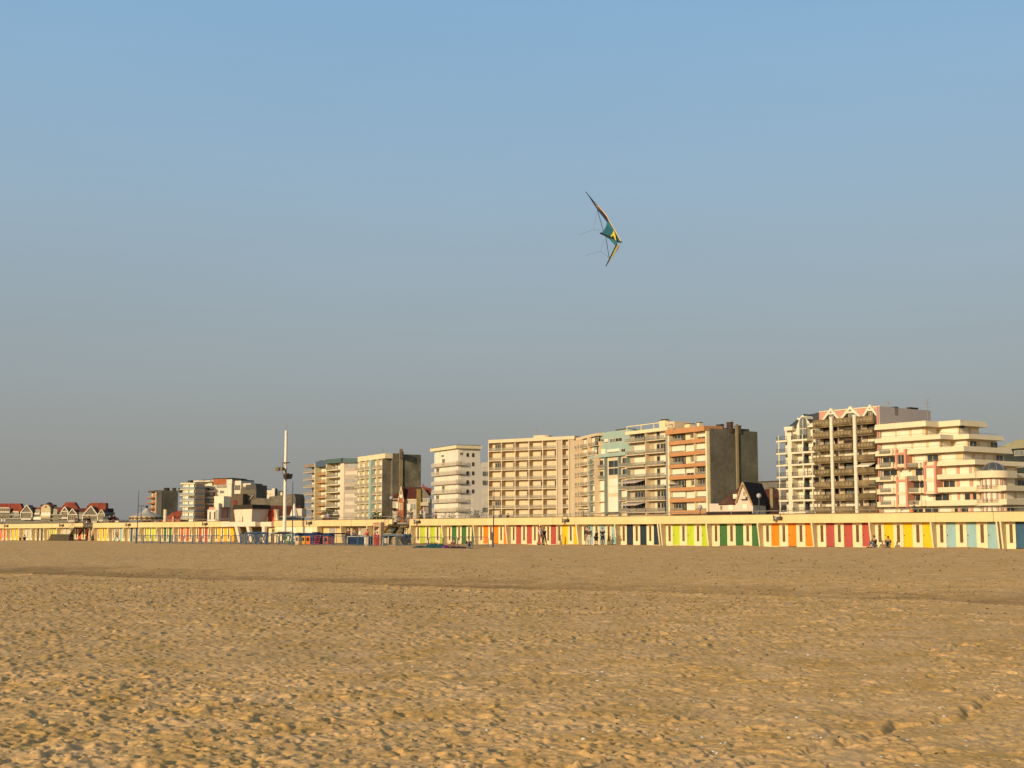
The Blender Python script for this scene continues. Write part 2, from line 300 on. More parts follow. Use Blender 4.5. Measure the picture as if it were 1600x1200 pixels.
def bay(s0, s1, color, label, n=3, double=False):
    global cc
    r = thing('beach_cabin', label, 'beach cabin', WL.w(s0, 0), WL.rz, G_C); L = s1-s0
    m = MB(); m.box(0, L-.01, .83, 2.8, -.3, 1.84); m.box(0, L-.01, .83, 1.2, 1.84, 1.99) if 0 else None; m.build('cabin_wall', CREAM_L, r)
    fin(r, 0)
    if double: fin(r, -.3)
    x = .13; dm = door_mat(color); k = L/5.4; ws = [.90*k, .80*k]*n; tot = sum(ws); extra = (L-.14-tot)
    x += max(extra*.1, 0)
    for i in range(n):
        pw = ws[0] if i else ws[0]*.93
        m = MB(); m.box(x, x+pw-.015, .765, .83, -.1, 1.98); p = m.build('window_panel', CREAM_L, r)
        wx = x+pw*.36; m = MB(); m.box(wx, wx+.27*k, .755, .77, .42, 1.80)
        for q in range(11): m.box(wx, wx+.27*k, .742, .76, .46+q*.122, .50+q*.122)
        m.build('window_slot', LOUVRE, p); x += pw
        dw = ws[1] if i < n-1 else max(L-.02-x, .3)
        m = MB(); m.box(x, x+dw, .785, .83, -.1, 1.97); d = m.build('cabin_door', dm, r)
        m = MB(); m.box(x+.05, x+.11, .765, .785, .92, 1.02); m.build('door_handle', BLACK, d)
        if random.random() < .8: m = MB(); m.box(x, x+dw, .70, .785, -.1, .05+random.random()*.05); m.build('door_step', STONE if random.random() < .5 else CREAM, d)
        x += dw
    cc += 1; return r

bx = [640, 689, 738, 788.5, 842, 899, 959, 1026, 1102, 1182, 1266.5, 1356.5, 1452.5, 1555, 1660, 1780]
bc = [('lime', 'cabin block with lime doors right beside the near stairs'), ('green', 'cabin block with dark green doors behind the end of the blue fence'), ('orange', 'cabin block with orange doors behind the thin mast of the fence'),
      ('crimson', 'cabin block with crimson doors left of the walking couple'), ('yellow', 'cabin block with one crimson and yellow doors beneath a loudspeaker'),
      ('light blue', 'cabin block with light blue doors behind the standing group'), ('navy blue', 'cabin block with almost black navy doors'), ('lime', 'cabin block with lime doors right of the almost black doors'),
      ('green', 'cabin block with dark green doors below the dark roofed villa'), ('orange', 'cabin block with orange doors beneath the rightmost loudspeaker'), ('crimson', 'cabin block with crimson doors between the orange and yellow blocks at right'),
      ('yellow', 'cabin block with yellow doors where the seated pair rest'), ('light blue', 'cabin block with light blue doors at far right before the joint'), ('blue', 'cabin block with deep blue doors at the right edge of the picture'), ('lime', 'lime cabin block beyond the right edge')]
bs = [WL.s(x, 0, 822) for x in bx]
for i, (c, lb) in enumerate(bc[:14]):
    r = bay(bs[i]+(.32 if bx[i] in (1026, 1555) else 0), bs[i+1], c, lb, double=bx[i] in (1026, 1555))
    if i == 4:
        d = [o for o in r.children if o.name.startswith('cabin_door')][0]; d.data = d.data.copy(); d.data.materials[0] = door_mat('crimson'); d['label'] = 'crimson door'
lx = [9, 29, 48, 67]; ls = [WL.s(x, 0, 822) for x in lx]; ls = [ls[0]-4.85*k for k in (4, 3, 2, 1)]+ls+[21.5, 26.3, 34.0]
lc = [('green', 'green cabin block past the left edge'), ('lime', 'lime cabin block past the left edge'), ('orange', 'orange cabin block past the left edge'), ('red', 'cabin block with red doors at the very left edge'),
      ('yellow', 'cabin block with yellow doors second from the left edge'), ('pale blue', 'cabin block with whitish blue doors behind the sunbathers at left'), ('navy blue', 'cabin block with dark blue doors left of the rough stone stair wall'),
      ('lime', 'cabin block with lime doors hidden behind the rough stone stair wall'), ('pale blue', 'pale cabin block behind the far stairs'), ('red', 'cabin block with red doors under the far stairs')]
for i, (c, lb) in enumerate(lc):
    if i > 1: bay(ls[i], ls[i+1], c, lb)
mx_ = [145, 168, 192, 217, 244, 270, 298, 327.5, 358]; ms = [WL.s(x, 0, 822) for x in mx_]
mc = [('yellow', 'cabin block with yellow doors just right of the far stairs'), ('light blue', 'cabin block with light blue doors behind the walker in pale clothes'), ('blue', 'cabin block with blue doors at the left end of the blue fence'),
      ('lime', 'cabin block with lime doors behind the left part of the blue fence'), ('green', 'cabin block with green doors behind the left part of the blue fence'), ('red', 'cabin block with orange red doors behind the blue fence'),
      ('crimson', 'cabin block with crimson doors behind the blue fence'), ('yellow', 'cabin block with amber yellow doors left of the lifeguard pavilion')]
for i, (c, lb) in enumerate(mc): bay(ms[i], ms[i+1], c, lb)
# ---- plain service walls under the parapet between pavilion and near stairs
def S(px, t=0, py=822): return WL.s(px, t, py)
def service(px0, px1, label, kind, mat=CREAM):
    a, b = S(px0), S(px1); r = thing('service_room', label, 'service room', WL.w(a, 0), WL.rz); L = b-a; t0 = .12 if kind == 'flush' else 1.0
    m = MB(); m.box(0, L-.02, t0, 3, -.3, 1.84); m.box(0, L-.02, t0, .8, 1.84, 1.99); m.build('room_wall', mat, r)
    if kind != 'flush': fin(r, 0)
    return r, L
r, L = service(428, 494, 'blank pale cream service room behind the white mast', 'flush', CREAM_L)
for x0, x1 in ((L*.30, L*.52), (L*.66, L*.9)): m = MB(); m.box(x0, x1, .10, .14, -.1, 1.8); m.build('panel_door', SHUT, r)
r, L = service(494, 531, 'cream service room with framed grey notice board', 'recess')
m = MB(); m.box(1.4, 2.7, .93, 1.0, .55, 1.75); p = m.build('notice_board', M('grey_notice', (.42, .40, .36), .6, .1, 2), r); m = MB(); m.box(2.7, 2.85, .9, 1.0, 0, 1.9); m.box(1.3, 1.4, .9, 1.0, 0, 1.9); m.build('board_frame', CREAM_L, p)
r, L = service(531, 572, 'open shaded shelter where beach club people gather', 'recess', TAN)
m = MB(); m.box(1.2, 2.3, .96, 1.0, 0, 1.8); m.build('shelter_door', LOUVRE, r)
r, L = service(572, 640, 'service room hidden behind the near stairs', 'recess')
for x0, cn in ((1.6, 'yellow'), (3.4, 'light blue'), (7.2, 'navy blue')): m = MB(); m.box(x0, x0+.85, .95, 1.0, 0, 1.85); m.build('cabin_door', door_mat(cn), r)
# ---- the two stairs
def stairs(px_top, px_bot, label, stone, ext):
    tA = -3.0; st = S(px_top); sb = WL.s(px_bot, tA, 832); zt = DECK; zb = 1.05
    r = thing('concrete_stairs', label, 'stairs', WL.w(st, 0), WL.rz); L = st-sb; n = 7
    CT = M('brown_step_concrete', (.13, .09, .04), .9, .25, 1); CD = M('stair_underside', (.09, .065, .03), .95, .25, 1)
    for i in range(n):
        x1 = -.1-(L-.1)*i/n; x0 = -.1-(L-.1)*(i+1)/n; z = zt-(zt-zb)*i/n-.06
        m = MB(); m.box(x0-.07, x1, tA+.12, -.05, z-.07, z); m.build('tread', CT, r); m = MB(); m.box(x1-.05, x1-.01, tA+.12, -.05, z+.03, z+.12); m.build('riser', CD, r)
    for t in (tA, -.17, tA*.5):
        m = MB(); m.py([(0, zt-.02), (0, zt-.3), (-L, zb-.36), (-L, zb-.04)], t, t+.12); m.build('stringer', CD if t != tA else CT, r)
    for t in (tA, -.1):
        m = MB(); m.path([(0, t, zt+.95), (-L, t, zb+.95)], .03)
        for k in range(4): x = -L*k/3; zz = zt-(zt-zb)*k/3; m.cyl((x, t, zz), (x, t, zz+.95), .022)
        m.path([(0, t, zt+.5), (-L, t, zb+.5)], .02); m.build('handrail', RAILM, r)
    m = MB(); m.box(-L, -.9, -.35, -.17, -.3, zb-.3); m.build('support_wall', CD, r)
    m = MB(); m.box(-.85, -.35, -.32, -.26, -.3, zt-.35); m.build('under_door', door_mat('blue' if not stone else 'crimson'), r)
    m = MB()
    for k in range(8): m.box(-.28, .1, -.5, -.42, .05+k*.22, .13+k*.22)
    m.box(-.33, -.28, -.5, -.42, -.3, zt-.35); m.box(.1, .15, -.5, -.42, -.3, zt-.35); m.build('ladder', FINM, r)
    m = MB(); m.box(-L-ext, -L-.0, tA, tA+.75 if stone else -.05, -.4, zb-.01)
    if stone: m.build('stone_landing', STONE, r)
    else: m.build('concrete_landing', CT, r)
    m = MB(); m.path([(-L, tA, zb+.95), (-L-ext, tA, zb+.95)], .03); m.path([(-L-ext, tA, zb+.95), (-L-ext, tA, zb)], .03); m.build('landing_rail', RAILM, r)
    for k in range(5): m = MB(); m.box(-L-ext-.3*(k+1), -L-ext-.3*k, tA, tA+.75 if stone else -.05, -.4, zb-.21*(k+1)); m.build('step', CT, r)
stairs(145, 108, 'far stairs with rough stone landing wall between the yellow and red cabins', True, 6.2)
stairs(640, 594.5, 'near stairs with dark open treads rising beside the lime cabins', False, 1.6)
# ---- promenade railing
def railing(px0, px1, label, t=.12, h=3.04):
    a, b = S(px0), S(px1); r = thing('promenade_railing', label, 'railing', WL.w(a, t), WL.rz, 'railings on the promenade parapet'); L = b-a
    m = MB(); m.cyl((0, 0, h), (L, 0, h), .028); m.build('top_rail', RAILM, r)
    n = max(1, int(L/2.6))
    for k in range(n+1): m = MB(); m.cyl((L*k/n, 0, 2.77), (L*k/n, 0, h), .028); m.build('rail_post', RAILM, r)
railing(-40, 128, 'thin grey railing on the parapet left of the far stairs')
railing(146, 356, 'thin grey railing on the parapet between the far stairs and pavilion')
railing(470, 612, 'thin grey railing on the parapet left of the near stairs')
railing(641, 1024, 'thin grey railing on the parapet right of the near stairs')
railing(1028, 1620, 'thin grey railing on the parapet below the tallest buildings')
# ---- loudspeakers on the parapet
def horn():
    r = thing('horn_loudspeaker', 'x', 'loudspeaker', (0, 0, 0), WL.rz, 'round loudspeakers bolted to the parapet')
    D = Vector((-.62, -.55, -.05)).normalized()
    c = Vector((-.35, -.42, 0)); m = MB(); m.cyl(c, c-D*.30, .24, .07, 18); m.build('horn_bell', M('worn_white_enamel', (.62, .58, .48), .5, .2, 4), r)
    m = MB(); m.ring(c, .25, .028, D); m.build('bell_rim', BLACK, r)
    m = MB(); m.box(-.1, .28, -.34, -.08, -.1, .14); m.build('driver_box', M('dark_grey_box', (.09, .085, .07), .6, .2, 3), r)
    m = MB(); m.box(0, .1, -.1, .0, -.16, .22); m.cyl((.05, -.05, .2), (.08, -.05, .5), .02); m.build('wall_bracket', STEEL, r)
    return r
hp = horn(); HL = ['loudspeaker on the parapet nearest the left edge above the yellow doors', 'loudspeaker on the parapet just left of the far stairs', 'loudspeaker on the parapet above the blue cabin doors right of the far stairs',
                   'loudspeaker on the parapet above the crimson doors left of the pavilion', 'loudspeaker on the parapet right of the white mast', 'loudspeaker on the parapet right beside the near stairs',
                   'loudspeaker on the parapet above the yellow doors in the middle', 'loudspeaker on the parapet above the orange doors at right']
for k, (px, lb) in enumerate(zip([12.5, 99, 203, 323, 486, 655, 887, 1219], HL)):
    o = hp if k == 0 else copy_tree(hp); o['label'] = lb; o.location = WL.w(S(px), -.0, 2.40)
# ================================================================ BUILDINGS behind the promenade
FH = F*math.sqrt(1+(234/F)**2)
class Bd:
    def __init__(b, name, label, cat, px, Z, vp, zb=DECK-.05, group=None):
        b.f = Fr(((px-800)/FH*Z, Z), (-(vp-800)/FH, -1)); b.zb = zb
        b.r = thing(name, label, cat, b.f.w(0, 0, zb), b.f.rz, group)
    def s(b, px, t=0): return b.f.s(px, t)
    def z(b, px, py, t=0): return b.f.z(px, py, t)-b.zb
    def tp(b, px, a): return b.f.tpx(px, a)
    def box(b, n, mat, *bx, par=None):
        m = MB()
        for x in ([bx] if not isinstance(bx[0], (tuple, list)) else bx): m.box(*x)
        return m.build(n, mat, par or b.r)
    def poly(b, n, mat, P, z0, z1, par=None): m = MB(); m.pz(P, z0, z1); return m.build(n, mat, par or b.r)
    def win(b, x0, x1, z0, z1, t=0, kind='glass', par=None, n=2, fr=None, T=None, nm=None, sh=None):
        """framed window, or roller shutter fully or half down, standing 4 cm proud"""
        if x1-x0 < .15 or z1-z0 < .15: return
        m = MB(); m.T = T; f = .07; full = kind == 'shutter'; cut = z0 if full else (z0+(z1-z0)*(.35 if kind == 'half' else 1))
        if not full:
            m.m = 1 if kind != 'pale' else 3; m.box(x0+f, x1-f, t-.02, t+.01, z0+f, cut)
            m.m = 0
            for k in range(n+1): xx = x0+f/2+(x1-x0-f)*k/n; m.box(xx-f/2, xx+f/2, t-.05, t, z0, cut)
            m.box(x0+f, x1-f, t-.045, t, z0, z0+f); m.box(x0+f, x1-f, t-.046, t, cut-f, cut)
        if full or kind == 'half': m.m = 2; m.box(x0, x1, t-.06, t, cut, z1)
        m.build(nm or ('shutter' if full else 'window'), [fr or FINM, GLASS, sh or SHUT, GLASS_B], par or b.r)
    def ant(b, px, py, py0, t=4, n='antenna'):
        s = b.s(px, t); z1 = b.z(px, py, t); z0 = b.z(px, py0, t)-1.5; m = MB(); m.cyl((s, t, z0), (s, t, z1), .07)
        for k in (0, .12, .24): m.cyl((s-.7, t, z1-k*(z1-z0)-.1), (s+.7, t, z1-k*(z1-z0)-.1), .045)
        m.build(n, RAILM, b.r)
    def chim(b, px0, px1, py0, py1, t=3, mat=None, d=1.2, n='chimney', cap=True):
        s0, s1 = b.s(px0, t), b.s(px1, t); z1 = b.z(px0, py0, t); z0 = b.z(px0, py1, t)-1
        c = b.box(n, mat or CONC, s0, s1, t, t+d, z0, z1)
        if cap: b.box('chimney_cap', STONE, s0-.1, s1+.1, t-.1, t+d+.1, z1+.01, z1+.15, par=c)
def rail(b, x0, x1, t, z0, h, d=1.0, bars=True, mat=RAILG, T=None, side=True, bm=None):
    m = MB(); m.T = T; m.m = 0; m.box(x0+.03, x1-.03, t, t+.03, z0+.05, z0+h-.05)
    m.m = 1; m.box(x0, x1, t-.02, t+.05, z0+h-.05, z0+h)
    if bars:
        n = max(2, int((x1-x0)/1.0))
        for k in range(n+1): xx = x0+.03+(x1-x0-.06)*k/n; m.box(xx-.03, xx+.03, t-.015, t+.045, z0, z0+h-.05)
    m.build('balcony_railing', [mat, bm or RAILM], b.r)
R = random.random
SHUT3 = M('warm_shutter', (.74, .58, .38), .6, .06, .5)
def endz(b, px): return b.f.w(b.s(px), 0)[1]
# ---------------------------------------------------------------- A: honeycomb block, 763-897
b = Bd('apartment_building', 'wide cream apartment block with a honeycomb of square balconies', 'apartment building', 763, 389, -2200)
cols = [763, 783.3, 804.7, 826.5, 848.2, 870]; rows = [705.2, 720.2, 735.2, 750.5, 765.2, 779.8, 794.5, 809.3]; top = b.z(763, 688.3); op = b.z(763, 692.8)
cs = [b.s(x) for x in cols]; rz_ = [b.z(763, y) for y in rows]; e = b.s(897)
W1 = M('warm_cream_render', (.74, .58, .37), .8, .06, .3, 0, True); DEP = 1.7
b.box('wall', W1, 0, e, DEP, 16, 0, top)
b.box('roof_parapet', W1, 0, e+.3, -.05, 16, op+.05, top+.12)
m = MB()
for c in cs+[b.s(878.5), b.s(889)]: m.box(c-.13, c+.13, 0, DEP, 0, op)
m.build('dividing_wall', W1, b.r)
for z in rz_:
    for a, c in zip(cs[:-1]+[b.s(878.5)], cs[1:]+[b.s(889)]): b.box('balcony_floor', W1, a+.131, c-.131, .02, DEP, z-.16, z+.02)
b.box('pilaster', TAN, (cs[-1]+.131, b.s(878.5)-.131, .25, DEP, 0, op), (b.s(889)+.131, e-.02, .25, DEP, 0, op))
dark = {(0, 0): 2, (0, 1): 1, (1, 3): 1, (1, 4): 1, (2, 0): 2, (2, 1): 1, (2, 2): 1, (3, 2): 1, (4, 3): 1, (4, 4): 1, (4, 1): 1, (4, 0): 1, (5, 2): 1, (6, 0): 2, (7, 0): 1, (7, 1): 1, (5, 0): 1}
zt = [op]+[z-.16 for z in rz_]
for i in range(8):
    for j in range(6):
        a, c = (cs[j], cs[j+1]) if j < 5 else (b.s(878.5), b.s(889)); z0 = rz_[i]+.02 if i < 8 else 0; h = zt[i]-z0
        if h < .5: continue
        rail(b, a+.14, c-.14, .08, z0, .85, bars=False)
        k = dark.get((i, j), 1 if j == 5 else 0); w_ = c-a
        if k == 2: b.win(a+w_*.25, a+w_*.8, z0+.05, z0+h*.85, DEP, 'glass', n=3)
        elif k == 1 and j < 5: b.win(a+w_*.62, a+w_*.92, z0+.05, z0+h*.85, DEP, 'glass')
        elif j == 5: b.win(a+w_*.45, a+w_*.95, z0+.05, z0+h*.85, DEP, 'glass')
        if k == 0 or (j < 5 and k == 1): b.win(a+w_*.12, a+w_*.55, z0+.05, z0+h*.82, DEP, 'shutter', sh=SHUT3)
m = MB(); x = b.s(844, 5); z_ = b.z(844, 681, 5); m.cyl((x, 5, z_-2.4), (x, 5, z_), 1.9, n=16); x2 = b.s(857, 5); m.cyl((x2-1.2, 5.1, z_-2.4), (x2-1.2, 5.1, z_), 1.9, n=16); m.box(x, x2-1.2, 3.15, 6.9, z_-2.4, z_-.01); m.build('rooftop_room', W1, b.r)
b.ant(839, 670.5, 686, 5)
# curving wing 897-931
b2 = b; b = Bd('apartment_building', 'narrow curving cream wing with small stacked balconies beside the pale teal block', 'apartment building', 897, endz(b, 897)-.1, 250)
rows2 = [702, 715.5, 729.5, 744.5, 760, 775, 790.5, 805]; L1 = b.s(931); top = b.z(897, 684)
STEP = [897.5, 901.5, 906, 919]
b.poly('wall', W1, [(0, 1.2), (L1, 1.2), (L1, 9), (-2, 9)], 0, top-2.2); b.box('roof_parapet', W1, 0, b.s(931), .6, 8, top-.7, top)
b.box('upper_storey', W1, b.s(902), L1, 2.2, 9, top-2.2, top-.7)
cs2 = [b.s(x) for x in (897.5, 902, 906, 918.6, 931)]; zz = [b.z(897, y) for y in rows2]
m = MB()
for k, c in enumerate(cs2[:4]): m.box(c-.15, c+.15, 0, 1.2, 0, top-.75)
m.box(L1-.3, L1+.1, -.2, 1.2, 0, top-5.6); m.build('dividing_wall', W1, b.r)
for i, z in enumerate(zz):
    m = MB(); m.box(0, L1, -.1 if i else .3, 1.2, z-.16, z+.02); m.build('balcony_floor', W1, b.r)
    for j in range(4):
        a, c = cs2[j]+.16, cs2[j+1]-.16
        rail(b, a, c, .1, z+.02, .85, bars=False, mat=RAILG)
        b.win(a+(c-a)*.45, c-(c-a)*.1, z+.05, z+2.2, 1.2, 'glass')
        b.win(a+(c-a)*.05, a+(c-a)*.42, z+.05, z+2.2, 1.2, 'shutter')
# ---------------------------------------------------------------- B: pale teal block, 918-980
b = Bd('apartment_building', 'pale teal and cream apartment block with stepped roof line', 'apartment building', 920.5, endz(b, 924), -300)
f0, f1 = 0, b.s(980); bt = b.z(920.5, 716)
b.box('wall', W1, 0, f1, 1.0, 14, 0, bt-.3)
# stepped upper floors
m = MB(); a1 = b.s(927, 1); a2 = b.s(932.5, 1.4); z1 = b.z(927, 694.5); z2 = b.z(932, 675.5)
m.box(0, f1, .3, 14, b.z(920.5, 716.5), b.z(920.5, 711.2)); m.box(a1, f1, 1.4, 14, b.z(920.5, 711.2), z1); m.box(a2, f1, 1.8, 14, z1, z2)
m.build('teal_upper_floors', TEAL, b.r)
b.box('setback_wing', W1, (.1, a1-.02, 2.2, 9, b.z(920.5, 711.2), z1-.2), (.6, a2-.02, 3, 9, z1-.2, z2-2.2))
for (p0, p1, y0, y1, k, t) in ((931, 947, 703, 710.5, 'shutter', 1.4), (950, 969, 702.5, 708.5, 'half', 1.4), (972, 978.5, 701, 706.5, 'glass', 1.4), (935, 945, 686.5, 693.5, 'pale', 1.8), (946, 951, 686, 692.5, 'half', 1.8), (954, 963, 685.5, 692, 'pale', 1.8), (963, 973.5, 684.5, 690.5, 'glass', 1.8)):
    b.win(b.s(p0, t), b.s(p1, t), b.z(p0, y1, t), b.z(p0, y0, t), t, k)
m = MB()
for p in (920.5, 943.5, 965): m.box(b.s(p), b.s(p)+.45, .2, 1.0, 0, bt-.3)
m.box(f1-.3, f1, .2, 1.0, 0, bt-.3); m.build('teal_pier', M('grey_teal_paint', (.24, .30, .27), .8, .06, .3), b.r)
g = [b.s(p) for p in (920.5, 943.5, 965)]+[f1]; rowsB = [733, 750, 767, 784, 801]
for i, y in enumerate(rowsB):
    z = b.z(920.5, y); b.box('balcony_floor', W1, (g[0]+.46, g[1]-.01, .15, 1, z-.15, z+.02), (g[2]+.46, g[3]-.31, .15, 1, z-.15, z+.02)); h = 2.75
    if i < 2: b.win(g[0]+1.4+1.2, g[1]-1.5, z+.05, z+2.2, 1, 'glass', n=1); rail(b, g[0]+.47, g[1]-.02, .2, z, .9, False); b.win(g[1]-1.45, g[1]-.05, z+.9, z+2.2, 1, 'shutter')
    else: b.win(g[0]+2.6, g[1]-.1, z+.05, z+2.4, 1, 'shutter')
    b.win(g[2]+1.0, g[3]-.8, z+.05, z+2.3, 1, 'glass' if i != 3 else 'shutter', n=2); rail(b, g[2]+.47, g[3]-.31, .2, z, .9, False)
    b.win(g[0]+.6, g[0]+1.9, z+.05, z+2.3, 1, 'shutter')
for (y0, y1, k) in ((720, 731, 'glass'), (732, 743, 'glass'), (749, 760, 'shutter'), (761, 771, 'shutter'), (777, 800, 'shutter')):
    b.win(g[1]+1.1, g[2]-.3, b.z(943.5, y1), b.z(943.5, y0), .95, k, n=1 if y0 > 770 else 2)
    b.box('window_surround', FINM, g[1]+.95, g[2]-.15, .97, 1.0, b.z(943.5, y1)-.1, b.z(943.5, y0)+.12)
b.box('canopy', GREY, g[1]+.3, g[2]+1, -1, .9, b.z(943, 801), b.z(943, 800.2))
b.box('roof_edge', STONE, b.s(963, 3), b.s(980, 3), 3, 6, z2+.02, z2+.5)
# ---------------------------------------------------------------- C: grey and cream balcony block, 980-1045
b = Bd('apartment_building', 'cream and grey apartment block with long glass fronted balconies and awnings', 'apartment building', 980, endz(b, 980), -378)
f1 = b.s(1045.5); top = b.z(980, 674); md = b.s(1009.5)
b.box('wall', TAN, 0, f1, 1.4, 15, 0, top-.9)
b.box('roof_parapet', CREAM_L, -.2, f1+.1, -.2, 1.6, top-.9, top-.1)
b.box('grey_end_wall', GREY, b.s(1041), f1, .1, 1.4, 0, top-.95)
b.box('terrace_wall', W1, (md+6, f1-.3, 2.2, 7, top-.9, b.z(1030, 661, 2)), )
m = MB()
for x in (0, md-2, md+3.5, f1-.3): m.box(x, x+.22, .1, .3, top-.05, top+1.1)
m.box(0, f1, .1, .3, top+1.1, top+1.3); m.build('terrace_frame', CREAM_L, b.r)
b.chim(1032, 1042, 657.5, 664, 4, CREAM_L); b.chim(1035, 1040, 656, 658, 4.3, STONE)
rowsC = [692, 711.5, 730, 748.5, 766, 783.5, 801]
b.box('dividing_wall', W1, md-.12, md+.12, 0, 1.4, 0, top-.95)
for i, y in enumerate(rowsC):
    z = b.z(980, y); b.box('balcony_floor', W1, (-.3, md-.13, -.25, 1.4, z-.16, z+.03), (md+.13, b.s(1041)-.02, -.25, 1.4, z-.16, z+.03))
    rail(b, -.2, md-.15, -.2, z+.03, .95); rail(b, md+.15, b.s(1040.5), -.2, z+.03, .95)
    k = 'shutter' if i in (1, 2, 3) else 'glass'
    b.win(1.6, md-1.4, z+(.05 if k == 'glass' else .6), z+2.3, 1.4, k, n=4)
    if k == 'shutter': b.win(1.6, md-1.4, z+.05, z+.6, 1.4, 'glass', n=4)
    b.win(md+3.0, md+4.4, z+.05, z+2.3, 1.4, 'glass', n=1); b.win(md+4.6, b.s(1040)-.3, z+.05, z+2.35, 1.4, 'shutter' if i in (0, 3) else 'half' if i in (2, 4) else 'glass', n=3)
    b.box('light_wall_strip', CREAM_L, md+2.0, md+2.9, 1.36, 1.4, z+.05, z+2.4)
for y0, y1, a, c in ((748.8, 754.5, -1.2, 1), (783.8, 789, -.3, .6)):
    m = MB(); z0 = b.z(980, y1); z1 = b.z(980, y0); m.loft([(.3, 1.3, z1), (md-.6, 1.3, z1), (md-.6, 1.3, z1-.12), (.3, 1.3, z1-.12)], [(a, -1.7, z0+.1), (md-1.8, -1.7, z0+.1), (md-1.8, -1.7, z0-.25), (a, -1.7, z0-.25)]); m.build('awning', M('mauve_awning', (.50, .42, .36), .8, .06, 1), b.r)
# ---------------------------------------------------------------- D: orange banded block, 1045-1107 with its dark gable to 1181
b = Bd('apartment_building', 'apartment block with orange banded balconies and a tall dark cement side wall', 'apartment building', 1045, endz(b, 1045), -378)
f1 = b.s(1106.5); top = b.z(1045, 674.5); dp = b.tp(1181, f1)
b.box('wall', W1, 0, f1, 1.2, dp*.55, 0, top-.5)
jt = b.tp(1148, f1)
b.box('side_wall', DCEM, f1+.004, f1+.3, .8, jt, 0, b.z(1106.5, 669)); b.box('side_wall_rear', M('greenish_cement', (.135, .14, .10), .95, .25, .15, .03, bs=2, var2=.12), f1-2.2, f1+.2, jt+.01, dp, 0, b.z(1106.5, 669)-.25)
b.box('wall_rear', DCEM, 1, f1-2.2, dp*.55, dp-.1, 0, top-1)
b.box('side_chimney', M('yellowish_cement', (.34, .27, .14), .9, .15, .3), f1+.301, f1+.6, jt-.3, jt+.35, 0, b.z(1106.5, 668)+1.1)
b.box('roof_slab', ORBR, -.3, f1-.3, -.5, 5, top-.75, top+.45); b.box('roof_deck', STONE, .2, f1-.31, 5.01, dp-2, top-.7, top+.1)
b.box('front_pier', CREAM_L, (0, .6, 0, 1.2, 0, top-.76), (f1-.55, f1, 0, .79, 0, b.z(1106.5, 673)))
rowsD = [(690.5, 696), (708.5, 714), (727, 732), (744.5, 750), (763, 768), (780, 785.5), (798.5, 803.5)]
c1, c2 = b.s(1067.5), b.s(1085.5); zprev = top-.76
kinds = ['gwh', 'sss', 'gws', 'shg', 'gwg', 'sss', 'gss']
for i, (y0, y1) in enumerate(rowsD):
    z1 = b.z(1045, y0-.4); z0 = b.z(1045, y1)
    b.box('orange_band', ORBR, .61, f1-.56, -.15, .9, z0, z1)
    zz0 = z1+.0; zz1 = zprev-.05
    for q, (a, c, k) in enumerate(((.7, c1, kinds[i][0]), (c1+.1, c2, kinds[i][1]), (c2+.25, f1-.6, kinds[i][2]))):
        if k == 's': b.win(a, c, zz0+(.35 if q != 1 else 0), zz1, 1.15 if q == 1 else .9, 'shutter'); (q != 1) and rail(b, a, c, .1, zz0, .38, False, TEAL)
        elif k == 'w': b.box('window_panel', CREAM_L, a, a+(c-a)*.4, 1.0, 1.2, zz0, zz1); b.win(a+(c-a)*.42, c, zz0+.4, zz1-.3, 1.18, 'half' if i % 2 else 'pale')
        elif k == 'h': b.win(a, c, zz0, zz1, 1.18, 'half', n=3)
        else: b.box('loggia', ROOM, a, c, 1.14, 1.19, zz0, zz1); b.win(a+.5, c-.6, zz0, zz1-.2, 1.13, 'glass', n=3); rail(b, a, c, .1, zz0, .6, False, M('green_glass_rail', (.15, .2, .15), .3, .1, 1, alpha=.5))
    b.box('divider', CREAM_L, c2+.02, c2+.2, .1, 1.2, zz0, zz1); zprev = z0
b.chim(1072, 1080, 663, 669, 4, CREAM_L, 1.5); b.chim(1091.5, 1095, 660.5, 668, 5, CREAM_L, 1); b.chim(1138, 1145, 660.5, 670, dp*.45, M('dark_brick_chimney', (.09, .05, .035), .9, .2, 2), .7); b.chim(1151, 1157, 666, 671, dp*.6, STONE, .8); b.chim(1122, 1129, 664, 670, 12, STONE, 1); b.ant(1146, 656, 670, dp*.5)
m = MB(); um = b.s(1052); m.cyl((um, .4, b.z(1052, 765)), (um, .4, b.z(1052, 755)), .05); m.cyl((um, .4, b.z(1052, 757)), (um, .4, b.z(1052, 754)), 1.6, .1, 12); m.build('parasol', SHUT, b.r)
# ---------------------------------------------------------------- E: dark roofed villa 1115-1215
b = Bd('villa', 'pale villa under a steep dark tiled roof with a pointed gable', 'house', 1109, 262, -3000)
ev = b.z(1109, 787); gx0, gx1, gx = b.s(1152), b.s(1178), b.s(1164)
b.box('wall', PINKW, 0, gx0, 0, 9, 0, ev); zt = b.z(1164, 753.5)
m = MB(); m.py([(gx0-.02, 0), (b.s(1179), 0), (b.s(1179), b.z(1178, 787)), (gx, zt-.3), (gx0-.02, b.z(1152, 787))], -.6, 7); m.build('gable_wall', PINKW, b.r)
m = MB(); zz = b.z(1150, 786); m.loft([(b.s(1124), -.4, ev-.1), (b.s(1152.5), -.4, ev-.1), (gx-.1, -.65, zt), (b.s(1157, 3), 4, zt-.5), (b.s(1142), 4, b.z(1142, 769, 4))], [(b.s(1124), -.1, ev-.3), (b.s(1152.5), -.1, ev-.3), (gx-.1, -.1, zt-.3), (b.s(1157, 3), 4.5, zt-.8), (b.s(1142), 4.5, b.z(1142, 769, 4)-.3)]); m.build('roof_left_slope', M('red_brown_tile', (.12, .055, .035), .9, .3, .5, .02, bs=3), b.r)
m = MB(); sR = b.s(1180.5); zR = b.z(1180, 789); dR = 10
